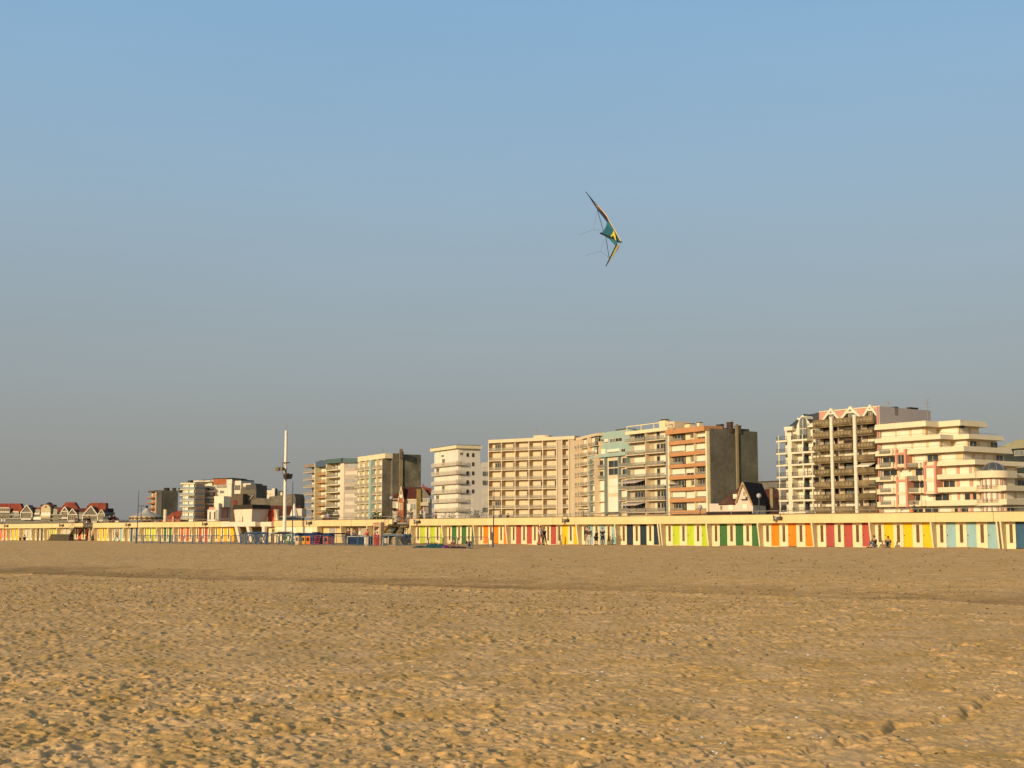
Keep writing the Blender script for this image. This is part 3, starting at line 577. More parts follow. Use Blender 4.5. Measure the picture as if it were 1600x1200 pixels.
m.loft([(gx-.05, -.9, zt+.1), (sR, -.9, zR), (sR, dR, zR), (gx+.2, dR, zt+.1)], [(gx-.35, -.8, zt), (sR-.4, -.8, zR), (sR-.4, dR-.1, zR), (gx-.2, dR-.1, zt)]); m.build('roof_right_slope', DTILE, b.r)
m = MB(); m.loft([(sR-.6, -.2, 0), (sR-.3, -.2, 0), (sR-.3, dR-.2, 0), (sR-.6, dR-.2, 0)], [(sR-.6, -.2, zR), (sR-.3, -.2, zR), (sR-.3, dR-.2, zR), (sR-.6, dR-.2, zR)]); m.build('side_wall', M('dark_brick_side', (.05, .02, .015), .9, .2, 1), b.r)
m = MB()
for (x0, z0, x1, z1) in ((gx0+.1, b.z(1152, 786), gx, zt), (gx, zt, sR-.2, zR)): m.cyl((x0, -.85, z0), (x1, -.85, z1), .17, n=5)
m.build('verge_board', M('ochre_verge', (.50, .30, .14), .8, .1, 1), b.r)
m = MB(); sa = b.s(1161); sb_ = b.s(1170); m.box(sa, sb_, -1.5, -.62, b.z(1164, 780.5), b.z(1164, 780)); b.box('gable_balcony', SHUT2, sa, sb_, -1.5, -1.42, b.z(1164, 780), b.z(1164, 775)); m.build('balcony_floor', STONE, b.r)
b.win(b.s(1164), b.s(1168), b.z(1164, 780), b.z(1164, 768), -.62, 'glass'); b.win(b.s(1163), b.s(1170), b.z(1164, 796), b.z(1164, 788), -.62, 'shutter')
b.box('dormer', SHUT, b.s(1146), b.s(1152), .2, 2, b.z(1146, 779), b.z(1146, 772)); b.win(b.s(1147), b.s(1151), b.z(1146, 778), b.z(1146, 773.5), .19, 'half')
b.win(b.s(1126), b.s(1129.5), b.z(1126, 797), b.z(1126, 790), 0, 'glass', fr=TAN); b.win(b.s(1139), b.s(1146), b.z(1139, 797), b.z(1139, 789), 0, 'shutter')
b.box('porch_roof', DTILE, b.s(1110), b.s(1177), -2.5, -.7, b.z(1109, 806), b.z(1109, 799.5, -2))
b.chim(1204, 1208.5, 763, 786, 8, M('ochre_chimney', (.35, .25, .12), .9, .15, 1))
b = Bd('house', 'low dark red roofed house half hidden between the villa and the white balcony tower', 'house', 1190, 300, -9000)
b.box('wall', M('dark_brick_side', (.05, .02, .015)), 0, b.s(1217), 0, 8, 0, b.z(1190, 778)); m = MB(); m.roof([(0, b.z(1190, 778)), (b.s(1218), b.z(1190, 778)), (b.s(1217), b.z(1190, 764)), (1, b.z(1190, 764))], .6, .3, -.3); m.build('roof', RTILE2, b.r)
b = Bd('house', 'long flat roofed pale building far behind the dark villa', 'house', 1170, 420, -600)
b.box('wall', M('far_grey_wall', (.22, .19, .16), .9, .15, .2), 0, 20, 0, 10, 0, b.z(1170, 754.5)); b.box('roof', STONE, -.3, 20.3, -.3, 10.3, b.z(1170, 754.5)+.01, b.z(1170, 753)); b.ant(1190, 742, 753, 4)
# ---------------------------------------------------------------- F: white balcony tower 1217-1280
b = Bd('apartment_building', 'white apartment tower with dark railed balconies and an arched dormer in a slate roof', 'apartment building', 1217, 323, -770)
f1 = b.s(1279.5); rows = [688.7, 708, 726.5, 745, 763, 781.5, 800]
z = [b.z(1217, y) for y in rows]; eave = b.z(1226, 669); sA, sB, sC, sD, sE = b.s(1221), b.s(1234), b.s(1240.5), b.s(1258.5), b.s(1272.5)
W2 = M('bright_cream_render', (.80, .71, .53), .8, .05, .3)
b.box('wall', W2, b.s(1228, 1.5), f1, 2.0, 13, 0, eave+.1)
b.box('corner_pier', W2, (sB, sC, -.1, 2.0, 0, z[0]+1.5), (sE+1.3, f1, .6, 2.0, 0, b.z(1273, 670)))
m = MB()
for x in (sA, sD, sE): m.box(x-.14, x+.14, -.25, .05, 0, z[0]+(1.1 if x != sE else -1.9))
m.build('column', W2, b.r)
for i, zz in enumerate(z):
    L0 = 0; e = b.s(1266) if i == 0 else b.s(1278)
    b.box('balcony_floor', W2, (L0, sB-.01, -.35, 2.0, zz-.42, zz), (sC+.01, e, -.35, 2.0, zz-.42, zz))
    for a, c in ((.1, sA-.16), (sA+.16, sB-.05), (sC+.05, sD-.16), (sD+.16, (sE-.16) if i else e-.1)):
        m = MB(); m.box(a, c, -.3, -.24, zz+.85, zz+.95); m.box(a, c, -.3, -.24, zz+.12, zz+.2); m.box(a, c, -.29, -.25, zz+.5, zz+.56)
        n = max(1, int((c-a)/.55))
        for q in range(n+1): x = a+(c-a)*q/n; m.box(x-.03, x+.03, -.3, -.24, zz, zz+.95)
        m.build('balcony_railing', DRAIL, b.r)
    if i and i < 7: m = MB(); m.box(sE+.2, e-.1, -.3, -.24, zz+.85, zz+.95); m.box(sE+.2, sE+.26, -.3, -.24, zz, zz+.9); m.build('balcony_railing', DRAIL, b.r)
    for a, c in ((sC+.1+1.7, sC+3.4), (sD+1.3, sD+2.9)):
        b.win(sC+.3 if a < sD else sD+.3, a-.1, zz+.02, zz+2.2, 2.0, 'shutter' if R() < .7 else 'half'); b.win(a, c, zz+.02, zz+2.2, 2.0, 'glass' if R() < .75 else 'shutter', n=1, fr=DRAIL)
    b.win(b.s(1231), sB-.1, zz+.02, zz+2.2, 2.0, 'glass' if i not in (2, 3) else 'shutter', n=1)
# mansard roof with arched gable
m = MB(); zr = b.z(1240, 651, 3); m.loft([(b.s(1226), 1.2, eave), (f1-.3, 1.2, eave), (f1-.3, 12, eave), (b.s(1226), 12, eave)], [(b.s(1238), 4.0, zr), (f1-.3, 4.0, zr+.8), (f1-.3, 9, zr+.8), (b.s(1238), 9, zr)]); m.build('roof', SLATE, b.r)
b.box('eave_band', W2, (b.s(1226), b.s(1239), .6, 2.2, eave-.55, eave+.35), (b.s(1263), f1, .5, 2.2, eave-.2, eave+.75))
gl, gr, gc = b.s(1246.5), b.s(1268.5), b.s(1257); zt = b.z(1257, 647.5)
m = MB(); m.py([(gl, z[0]), (gr-1.2, z[0]), (gr-1.2, eave), (gr, eave+.3), (gc+.9, zt-.5), (gc, zt), (gc-.9, zt-.5), (gl, eave+.3)], .5, 4.5); m.build('dormer_gable', W2, b.r)
m = MB(); wl, wr = b.s(1251), b.s(1262.5); cx_, rw = (wl+wr)/2, (wr-wl)/2; P = [(wl, z[0]+.1), (wr, z[0]+.1)]+[(cx_+rw*math.cos(a), eave+1.0+rw*1.2*math.sin(a)) for a in [math.pi*k/10 for k in range(11)]]; m.py(P, .42, .52); m.build('arched_window', GLASS_B, b.r)
m = MB(); m.box(wl, wr, .38, .44, z[0]+2.4, z[0]+2.55); m.box(cx_-.06, cx_+.06, .38, .44, z[0], eave+2); m.build('window_frame', FINM, b.r)
m = MB(); m.loft([(gc, .4, zt+.05), (gr+.2, .4, eave+.5), (gr+.2, 5, eave+.5), (gc, 5, zt+.05)], [(gc, .4, zt+.2), (gr+.2, .4, eave+.65), (gr+.2, 5, eave+.65), (gc, 5, zt+.2)]); m.build('dormer_roof', SLATE, b.r)
b.win(b.s(1269), b.s(1274), b.z(1269, 696), b.z(1269, 672), .55+1.4, 'glass'); b.box('roof_terrace_screen', SHUT, b.s(1239), b.s(1250), 2.5, 2.6, b.z(1239, 656.5, 2), b.z(1239, 653.5, 2))
# ---------------------------------------------------------------- G: brown balconies and three gables 1280-1377, mauve side to 1450
b = Bd('apartment_building', 'apartment block with heavy brown balconies below three white framed pointed gables', 'apartment building', 1280, 311, -770)
f1 = b.s(1377); top = b.z(1280, 643.5); dpt = 1.5; dp = b.tp(1451, f1)
b.box('wall', PINKW, 0, f1-.02, dpt, dp, 0, top-.1); b.box('pink_attic', SALM, (0, f1-.4, dpt-.5, dpt-.003, b.z(1280, 668), top), (f1-.41, f1, -.0, dpt-.003, 0, top))
b.box('side_wall', MAUVE, f1-.01, f1+.25, .3, dp, 0, top+.05)
b.box('roof_edge', FINM, 0, f1, dpt-.6, dpt+.2, top+.005, top+.22)
BA = [(0, b.s(1305)), (b.s(1311.5), b.s(1341)), (b.s(1348.5), b.s(1375))]
rz2 = [(667, 657), (684, 676.5), (704, 696), (723, 715), (742.5, 734.5), (762, 753.5), (781, 773), (800.5, 792)]
kd = ['ggg', 'ghg', 'ghs', 'sss', 'hgh', 'ggs', 'ggs', 'ssg', 'ggg']
m = MB()
for px0, px1 in ((1305.2, 1310), (1341.8, 1347)): m.cyl(((b.s(px0)+b.s(px1))/2, -.9, 0), ((b.s(px0)+b.s(px1))/2, -.9, b.z(px0, 652 if px0 < 1320 else 648.5)), (b.s(px1)-b.s(px0))/2*1.0, n=14)
m.build('round_column', M('white_column', (.80, .70, .55), .7, .06, .5), b.r)
PAT = M('balcony_pattern', (.35, .285, .17), .8, .2, 1)
for i, (y0, y1) in enumerate(rz2):
    z0 = b.z(1280, y0); z1 = b.z(1280, y1)
    for j, (a, c) in enumerate(BA):
        t0 = -1.35; m = MB(); m.pz([(a+.0, t0), (c-.0, t0), (c+.35*(j == 2), t0+.3), (c+.35*(j == 2), dpt-.01), (c-.12+.35*(j == 2), dpt-.01), (c-.14+.35*(j == 2), t0+.2), (a+.12, t0+.14), (a+.12, dpt-.01), (a, dpt-.01)], z0, z1) if False else None
        m.box(a, c, t0, t0+.14, z0, z1); m.box(a, a+.14, t0+.14, dpt-.01, z0, z1); m.box(c-.14, c, t0+.14, dpt-.01, z0, z1); m.box(a+.14, c-.14, t0+.14, dpt-.01, z0-.02, z0+.18); m.box(a, c, t0+.3, dpt-.01, z0-.35, z0-.021)
        bb = m.build('balcony', OLIVE, b.r)
        if j < 2 or i < 3:
            m = MB(); n = 5
            for q in range(n): x = a+(c-a)*(q+.7)/(n+.4); h = (z1-z0)*.5; m.box(x-.25, x+.25, t0-.04, t0-.001, (z0+z1)/2-.25, (z0+z1)/2+.25)
            m.build('relief_pattern', PAT, bb)
        zc = b.z(1280, rz2[i-1][0])-.35 if i else z1+2.0; k = kd[i][j]; zf = z0+.18; q0 = a+.9
        b.box('balcony_side_wall', TAN, a, q0, dpt-.3, dpt-.001, zf, zc)
        if k == 's': b.win(q0, c-.2, zf, zc, dpt, 'shutter', n=2); b.box('shutter_joint', TAN, (q0+c)/2-.04, (q0+c)/2+.04, dpt-.09, dpt-.06, zf, zc)
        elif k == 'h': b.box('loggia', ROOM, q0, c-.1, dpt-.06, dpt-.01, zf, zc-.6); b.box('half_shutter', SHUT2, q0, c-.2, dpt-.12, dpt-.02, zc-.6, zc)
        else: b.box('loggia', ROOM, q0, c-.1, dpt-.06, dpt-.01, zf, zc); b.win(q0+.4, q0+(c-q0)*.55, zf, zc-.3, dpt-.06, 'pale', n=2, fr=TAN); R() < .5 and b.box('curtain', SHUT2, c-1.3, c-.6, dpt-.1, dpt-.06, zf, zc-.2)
m = MB(); z0 = b.z(1348, 730); z1 = b.z(1348, 724); m.loft([(BA[2][0]+.2, dpt-.1, z1+.5), (BA[2][1]-.8, dpt-.1, z1+.5), (BA[2][1]-.8, dpt-.1, z1+.4), (BA[2][0]+.2, dpt-.1, z1+.4)], [(BA[2][0]-.1, -1.6, z0+.3), (BA[2][1]-1.2, -1.6, z0+.3), (BA[2][1]-1.2, -1.6, z0), (BA[2][0]-.1, -1.6, z0)]); m.build('awning', SHUT, b.r)
for k, (pl, pa, pr, ya, yb) in enumerate(((1286.5, 1301.5, 1314.5, 636.5, 656), (1314.5, 1332, 1350.5, 633.5, 654.5), (1350.5, 1363, 1374.5, 630.8, 650))):
    x0, xa, x1 = b.s(pl), b.s(pa), b.s(pr); zb_ = b.z(pl, yb); za = b.z(pa, ya); t = dpt-1.2
    m = MB(); wv = .42
    for (q0, w0, q1, w1) in ((x0, zb_, xa, za), (xa, za, x1, b.z(pr, yb-3))): m.loft([(q0, t, w0), (q0, t+.9, w0), (q0, t+.9, w0-.75), (q0, t, w0-.75)], [(q1, t, w1), (q1, t+.9, w1), (q1, t+.9, w1-.75), (q1, t, w1-.75)])
    xm0 = x0+(xa-x0)*.52; xm1 = x1-(x1-xa)*.52; m.box(xm0-.2, xm1+.2, t+.1, t+.8, zb_+(za-zb_)*.42, zb_+(za-zb_)*.42+.4); m.build('gable_frame', W2, b.r)
    m = MB(); m.py([(xm0+.1, zb_+(za-zb_)*.5), (xm1-.1, zb_+(za-zb_)*.5), (xa, za-.9)], t+.3, t+.4); m.build('gable_glass', GLASS_B, b.r)
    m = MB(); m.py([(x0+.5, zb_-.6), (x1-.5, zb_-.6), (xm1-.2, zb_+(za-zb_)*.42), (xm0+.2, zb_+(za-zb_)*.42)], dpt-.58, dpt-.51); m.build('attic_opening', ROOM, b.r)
    b.win(x0+(x1-x0)*.35, x0+(x1-x0)*.6, zb_-.6, zb_+1.1, dpt-.6, 'pale')
b.chim(1396, 1404, 636.5, 642, dp*.3, CONC); b.chim(1423, 1428, 637, 643, dp*.6, BLACK, 3); b.ant(1394, 627, 640, dp*.28)
b.box('penthouse_wall', M('grey_tank', (.2, .18, .15)), 3, 6, 6, 9, top, top+.5)
# ---------------------------------------------------------------- H: cream terraced building 1377-1600
b = Bd('apartment_building', 'cream stepped terrace building with salmon frames and a glass dome at the right', 'apartment building', 1377, 297, -690)
W3 = M('sunny_cream_render', (.80, .67, .44), .8, .05, .3); zroof = b.z(1377, 664)
lev = [(672, 663.5), (692.5, 685.5), (713, 705), (733, 726), (753, 746), (772.5, 765), (792.5, 784.5)]      # balcony front bottom/top at the left edge
ab = [(1452.5, 1507, 1541), (1475, 1520, 1567), (1497, 1511, 1579), (1515, 1528, 1598), (1540, 1560, 1640), (1545, 1575, 1650), (1545, 1575, 1650)]
LV = []
for i, ((y0, y1), (pa, pb, pc)) in enumerate(zip(lev, ab)):
    z0, z1 = b.z(1377, y0), b.z(1377, y1); a = b.s(pa, -1.2); st = 3.2; bb = b.s(pb, st if i < 2 else -1.2)
    if i >= 2: a = bb; st = -1.2
    dpt2 = b.tp(pc, bb) if i < 4 else 26
    LV.append((z0, z1, a, bb, st, dpt2))
for i, (z0, z1, a, bb, st, dd) in enumerate(LV):
    P = [(-.1, -1.2), (a, -1.2), (a, st), (bb, st), (bb, dd), (-.1, dd)] if st > 0 else [(-.1, -1.2), (bb, -1.2), (bb, dd), (-.1, dd)]
    ins = .55 if i < 4 else 0
    B2 = [(-.1, -1.2), (a, -1.2), (a+.0, st), (bb, st), (bb, dd), (-.1, dd)] if st > 0 else P
    def shr(P, d): return [(x-(d if x > 1 else 0), y+(d if y < 6 else -d)) for x, y in P]
    m = MB(); m.loft([(x, y, z0) for x, y in P], [(x, y, z1) for x, y in shr(P, ins*.6)]); m.build('terrace_parapet' if i else 'roof_parapet', W3, b.r)
    zb_ = LV[i+1][1] if i < 6 else 0
    m = MB(); Q = [(-.05, .7), (a-1.6, .7), (a-1.6, st+1.6), (bb-1.6, st+1.6), (bb-1.6, dd-1), (-.05, dd-1)] if st > 0 else [(-.05, .7), (bb-1.6, .7), (bb-1.6, dd-1), (-.05, dd-1)]
    m.pz(Q, zb_-.3, z0); m.build('wall', M('ochre_cream_wall', (.72, .55, .33), .8, .06, .3), b.r)
    # shutters along the front and along the side
    xs = 0.5; q = 0; zc = z0-.1; zf = zb_-.35
    while xs < a-3.4:
        wd = 2.6+R()*1.3
        if i in (0, 1) or xs > b.s(1440) or True:
            k = 'glass' if R() < (.08 if i < 2 else .3) else 'shutter'
            b.win(xs, min(xs+wd, a-1.9), zf, zc-.12, .7, k, n=2)
        xs += wd+.35+R()*.5
    for t_ in np.arange(st+2.2, dd-3, 3.6):
        T = Matrix.Translation((bb-1.6, t_, 0)) @ Matrix.Rotation(math.pi/2, 4, 'Z'); b.win(0, 2.5, zf, zc-.15, 0, 'shutter' if R() < .85 else 'glass', T=T, n=2)
    if st > 0:
        for t_ in (1.6,): T = Matrix.Translation((a-1.6, t_, 0)) @ Matrix.Rotation(math.pi/2, 4, 'Z'); b.win(0, 2.6, zf, zc-.15, 0, 'shutter', T=T)
        b.win(a-1.0, bb-2.0, zf, zc-.15, st+1.6, 'shutter')
    # thin handrail on top of the parapets
    if 0 < i < 4: m = MB(); m.path([(0, -.85, z1+.35), (a-.4, -.85, z1+.35)]+([(a-.4, st+.3, z1+.35), (bb-.4, st+.3, z1+.35)] if st > 0 else [])+[(bb-.4, dd-2, z1+.35)], .04); m.build('handrail', RAILM, b.r)
# lower balconies with openings: rail insets and salmon frames
SAL = M('salmon_frame', (.66, .30, .19), .8, .06, .4)
def hb(px0, px1, y0, y1, t0, t1, n, mat): return b.box(n, mat, b.s(px0, t0), b.s(px1, t0), t0, t1, b.z(px0, y1, t0), b.z(px0, y0, t0))
for (p0, p1, y0, y1, wy0, wy1) in ((1402.5, 1419.5, 702, 733, 711, 728), (1446.5, 1466, 721, 772, 731, 770), (1402.5, 1420.5, 745, 793, 753, 790)):
    x0, x1 = b.s(p0, -1.5), b.s(p1, -1.5); zt, zb_ = b.z(p0, y0, -1.5), b.z(p0, y1, -1.5)
    b.box('salmon_frame', SAL, (x0, x0+.5, -1.6, .7, zb_, zt), (x1-.5, x1, -1.6, .7, zb_, zt), (x0+.5, x1-.5, -1.6, .7, b.z(p0, wy0, -1.5), b.z(p0, wy0-3.5, -1.5)))
    n = 2 if wy1-wy0 > 25 else 1; za, zc = b.z(p0, wy1, -1.4), b.z(p0, wy0, -1.4)
    for q in range(n): b.win(x0+.55, x1-.55, za+(zc-za)*q/n+.35, za+(zc-za)*(q+1)/n, -1.3, 'shutter' if n == 2 else 'glass'); b.box('sill_box', W3, x0+.51, x1-.51, -1.55, -.2, za+(zc-za)*q/n-.25, za+(zc-za)*q/n+.3)
for i, (y0, y1) in enumerate(lev):
    if i < 2: continue
    for (p0, p1) in (((1377.5, 1394),) if i < 7 else ())+(((1421, 1437),) if i >= 3 else ()):
        x0, x1 = b.s(p0, -1.3), b.s(p1, -1.3); z1 = b.z(p0, y1, -1.3)
        b.box('balcony_opening', RAILM, x0, x1, -1.25, -1.205, z1-.55, z1-.02); rail(b, x0, x1, -1.32, z1-.6, .95, False)
        b.box('balcony_pier', W3, (x1+.4, x1+.9, -1.5, -1.21, z1-.85, z1+.35), (x1+1.4, x1+1.9, -1.5, -1.21, z1-.85, z1+.35))
# round bay with dome
cx_, cy_ = b.s(1556, 1), .8; rr_ = (b.s(1577, -1)-b.s(1536, -1))/2
SG = M('salmon_pier', (.62, .33, .22), .8, .06, .4)
def arc(r, a0=math.pi, a1=2*math.pi, n=20): return [(cx_+r*math.cos(a0+(a1-a0)*k/n), cy_-.0+r*math.sin(a0+(a1-a0)*k/n)) for k in range(n+1)]
b.poly('bay_wall', W3, arc(rr_-.9)+[(cx_+rr_-.9, 5), (cx_-rr_+.9, 5)], 0, LV[4][1]-.3)
for i in (4, 5, 6):
    z0, z1 = LV[i][0], LV[i][1]; o1, o2 = arc(rr_+.45), arc(rr_+.25)
    if i == 4: b.poly('bay_parapet', W3, o1+[(cx_+rr_+.4, 4), (cx_-rr_-.4, 4)], z0-.1, z1+.35)
    else:
        b.poly('bay_floor', W3, o1+[(cx_+rr_+.4, 4), (cx_-rr_-.4, 4)], z0-.15, z0+.3); m = MB()
        for zz in (.55, .85, 1.15): m.path([(x, y, z0+zz) for x, y in o2], .04, 5)
        m.build('bay_railing', RAILM, b.r)
    for k in range(7):
        a_ = math.pi*(1.08+.84*k/6); T = Matrix.Translation((cx_+(rr_-.9)*math.cos(a_), cy_+(rr_-.9)*math.sin(a_), 0)) @ Matrix.Rotation(a_+math.pi/2, 4, 'Z')
        zl = (LV[i+1][1] if i < 6 else 0)+.2
        if i < 6 or 1: b.win(-.75, .75, z0-2.2, z0-.2, -.05, 'shutter' if k % 3 else 'half', T=T); m = MB(); m.T = T; m.box(.85, 1.15, -.12, 0, z0-2.3, z0-.16); m.build('bay_pier', SG, b.r)
zd = LV[4][1]+.35; m = MB(); rd = (b.s(1572, 0)-b.s(1541, 0))/2
m.ball((cx_, cy_+.3, zd), rd, rd, rd*.78, 18, 8, 0); m.build('glass_dome', M('dome_glass', (.08, .09, .09), .15, .1, 1, spec=.7), b.r, smooth=True)
m = MB()
for k in range(9):
    a_ = math.pi*2*k/9; m.path([(cx_+1.01*rd*math.cos(a_)*math.cos(t), cy_+.3+1.01*rd*math.sin(a_)*math.cos(t), zd+1.01*rd*.78*math.sin(t)) for t in [math.pi/2*q/8 for q in range(9)]], .06, 4)
m.build('dome_rib', RAILM, b.r)
b.box('salmon_pier', SG, *[(b.s(p, .6), b.s(p, .6)+.7, .55, .69, b.z(p, y0, .6), b.z(p, y0-14, .6)) for p in (1498, 1518) for y0 in (743, 764, 785, 803)])
b.ant(1456, 623, 662, 3); b.chim(1505, 1509, 657, 661, 4, BLACK, 1, cap=False)
b = Bd('apartment_building', 'dark building with a pale green pitched roof at the far right edge', 'apartment building', 1560, 345, -400)
m = MB(); x0, x1 = 0, b.s(1680); m.py([(x0, 0), (x1, 0), (x1, b.z(1560, 703)), (x0, b.z(1560, 703))], 0, 12); m.build('wall', M('dark_green_wall', (.045, .055, .045), .8, .2, .4), b.r)
m = MB(); m.py([(x0-.5, b.z(1560, 703)), (b.s(1640), b.z(1560, 703)), (b.s(1640), b.z(1630, 684)), (x0+7, b.z(1560, 690))], -.5, 12); m.build('roof_gable', M('pale_olive_roof', (.36, .33, .20), .8, .1, .5), b.r)
for k in range(4):
    for q in range(3): b.win(6+k*5, 9+k*5, b.z(1560, 714+q*18), b.z(1560, 706+q*18), 0, 'pale')
# ---------------------------------------------------------------- I: white tower 675-765
b = Bd('apartment_building', 'white apartment tower with wraparound glass balconies and an overhanging flat roof', 'apartment building', 678, 430, -260)
c0 = b.s(715.5); rv = b.z(678, 704); dpa = b.tp(750.5, c0); rowsI = [730, 743.5, 757.8, 771.5, 785.5, 799.5]
WT = M('white_tower_render', (.78, .70, .58), .8, .05, .3, 0, True)
m = MB(); m.pz([(0, 0), (c0, 0), (c0, dpa), (0, dpa)], 0, rv-.4); m.build('wall', WT, b.r)
b.box('roof_slab', FINM, -1.0, c0+.9, -1.1, dpa+.3, rv-.4, rv+.55); b.box('roof_top', STONE, -.6, c0+.5, -.7, dpa, rv+.551, rv+.75)
dq = b.tp(764, c0); m = MB(); m.box(2, c0-.02, dpa, dq, 0, b.z(715, 723)); m.build('rear_wing', WT, b.r)
Rm = lambda t: Matrix.Translation((c0, t, 0)) @ Matrix.Rotation(math.pi/2, 4, 'Z')
tp = lambda px: b.tp(px, c0)
for i, y in enumerate(rowsI):
    z = b.z(678, y); tb = tp(726)
    b.box('balcony_floor', M('pale_slab_edge', (.58, .50, .38)), (-.3, c0+1.0, -1.0, -.01, z-.24, z), (c0+.01, c0+1.0, .0, tb, z-.24, z))
    RT = M('tower_rail_glass', (.75, .66, .50), .3, .05, .5, alpha=.3); rail(b, -.25, c0+1.0, -.98, z, 1.05, mat=RT, bm=SHUT2); rail(b, 0, tb+1.2, -.98, z, 1.05, mat=RT, bm=SHUT2, T=Matrix.Translation((c0, -1.2, 0)) @ Matrix.Rotation(math.pi/2, 4, 'Z'))
    xs = 1.6
    for q, wd in enumerate((2.4, 1.9, 2.1)):
        k = 'glass' if (i, q) in ((0, 2), (1, 0), (3, 2), (4, 0)) else 'shutter'; b.win(xs, xs+wd, z+.05, z+2.3, 0, k, n=3); xs += wd+.2
    b.win(.6, tb-1, z+.05 if i in (0, 3) else z+.05, z+2.3, 0, 'half' if i in (0, 3) else 'shutter', T=Rm(0), n=2)
z = b.z(678, 716)
b.win(1.6, 4, z, z+2.4, 0, 'shutter'); b.win(5.6, 7.7, z, z+1.9, 0, 'half'); b.win(.6, tp(724), z, z+2.5, 0, 'half', T=Rm(0))
for i in range(7):
    z = b.z(715.5, 716+i*14.0, 3)
    for px in (729, 737.5): b.win(0, .95, z, z+1.3, 0, 'glass' if R() < .5 else 'shutter', T=Rm(tp(px)), n=1, fr=TAN)
    if i: T = Rm(tp(754)); b.win(0, 3.2, z-.2, z+1.35, 0, 'pale' if R() < .5 else 'shutter', T=Matrix.Translation((-.0, 0, 0)) @ T, n=2)
b.chim(721, 725, 697.5, 702, 8, FINM); b.chim(733, 736, 697.5, 702, 12, FINM); b.ant(715, 693, 702, 6); b.ant(740, 695, 702, 16)
# ---------------------------------------------------------------- J: brick villa 612-672
b = Bd('villa', 'small villa with an orange brick pointed gable and dark red roofs', 'house', 610, 330, -9000)
H = lambda p, y, t=0: b.z(p, y, t)
VW = M('villa_render', (.52, .45, .34), .85, .08, .3)
b.box('wall', VW, b.s(613), b.s(664), 0, 6, 0, H(633, 779)); b.box('cream_band', FINM, b.s(633), b.s(652), -.1, 0, H(633, 781), H(633, 779))
m = MB(); m.py([(b.s(624), 0), (b.s(632.5), 0), (b.s(632.5), H(624, 783)), (b.s(628.6), H(624, 761)), (b.s(624), H(624, 783))], -1.2, 5); m.build('brick_gable', BRICK, b.r)
m = MB()
for a, c in (((b.s(624), H(624, 784)), (b.s(628.6), H(624, 760.5))), ((b.s(628.6), H(624, 760.5)), (b.s(632.7), H(624, 784)))): m.cyl((a[0], -1.25, a[1]), (c[0], -1.25, c[1]), .12, n=5)
m.build('verge_board', FINM, b.r); b.win(b.s(626.7), b.s(629.8), H(624, 778), H(624, 773), -1.2, 'shutter'); b.win(b.s(625.4), b.s(627.3), H(624, 797), H(624, 786), -1.2, 'glass'); b.win(b.s(628.4), b.s(630.7), H(624, 797), H(624, 786), -1.2, 'glass')
m = MB(); m.roof([(b.s(629), H(633, 779.5)), (b.s(652), H(633, 779.5)), (b.s(657), H(633, 761)), (b.s(630.5), H(633, 761))], .5, .3, -.3); m.build('main_roof', RTILE2, b.r)
m = MB(); m.roof([(b.s(611), H(611, 783)), (b.s(626), H(611, 783)), (b.s(627), H(611, 770)), (b.s(615), H(611, 772))], .5, .3, -.2); m.build('side_roof', RTILE2, b.r)
m = MB(); m.py([(b.s(650), H(652, 778)), (b.s(673), H(652, 778)), (b.s(660), H(652, 761))], -.2, .3); m.build('cement_gable', DCEM2, b.r)
m = MB(); m.roof([(b.s(653), H(660, 774)), (b.s(667), H(660, 774)), (b.s(667), H(660, 762)), (b.s(656.5), H(660, 760)), (b.s(652), H(660, 754))], .4, .3, 3); m.build('rear_roof', RTILE, b.r)
b.box('yellow_party_wall', M('ochre_party_wall', (.24, .17, .05), .9, .2, .5), b.s(651.5), b.s(658.5), -.6, .0, 0, H(652, 764))
b.win(b.s(641), b.s(650), H(641, 797), H(641, 787), 0, 'pale', n=2); b.win(b.s(634.5), b.s(640), H(634, 797), H(634, 787), 0, 'shutter')
b.box('bay_balcony', TAN, b.s(658.6), b.s(671), -1.2, 0, H(658, 790.5), H(658, 785)); b.win(b.s(659), b.s(671), H(659, 785), H(659, 779), -.1, 'pale', n=4); b.win(b.s(662), b.s(669), H(662, 802), H(662, 792.5), 0, 'pale', fr=SALM)
b.win(b.s(614), b.s(617), H(614, 793), H(614, 784), 0, 'pale'); b.win(b.s(619), b.s(623), H(619, 794), H(619, 785), 0, 'shutter'); b.box('porch_roof', RTILE2, b.s(611), b.s(618), -1.5, 0, H(611, 796.5), H(611, 794))
# ---------------------------------------------------------------- K: block 556-601 with wide dark side wall to 659
b = Bd('apartment_building', 'apartment block with a pale teal vertical strip and a broad brown cement side wall', 'apartment building', 553, 468, -324)
f1 = b.s(596.5); top = b.z(553, 721.5); dp = b.tp(659, f1+1.5)
WK = M('beige_render', (.60, .49, .35), .8, .06, .3, 0, True)
b.box('wall', WK, 0, f1-.3, 1.2, 10, 0, top); b.box('roof_parapet', FINM, b.s(556.5), f1+1.5, .2, 3, top-.1, b.z(556, 714.3))
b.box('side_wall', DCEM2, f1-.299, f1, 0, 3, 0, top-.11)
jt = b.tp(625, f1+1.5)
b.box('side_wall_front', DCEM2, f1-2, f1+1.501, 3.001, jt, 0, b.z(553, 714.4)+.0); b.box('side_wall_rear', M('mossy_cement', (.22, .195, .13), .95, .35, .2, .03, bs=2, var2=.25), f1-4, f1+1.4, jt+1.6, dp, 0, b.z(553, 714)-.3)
b.box('chimney_strip', M('ochre_strip', (.30, .23, .13), .9, .12, .4), f1+1.4, f1+1.8, jt, jt+1.2, 0, b.z(553, 713)+1.2); b.box('recess_strip', M('blue_grey_strip', (.13, .15, .15), .9, .1, .4), f1-3, f1+1.0, jt+1.201, jt+1.599, 0, b.z(553, 713))
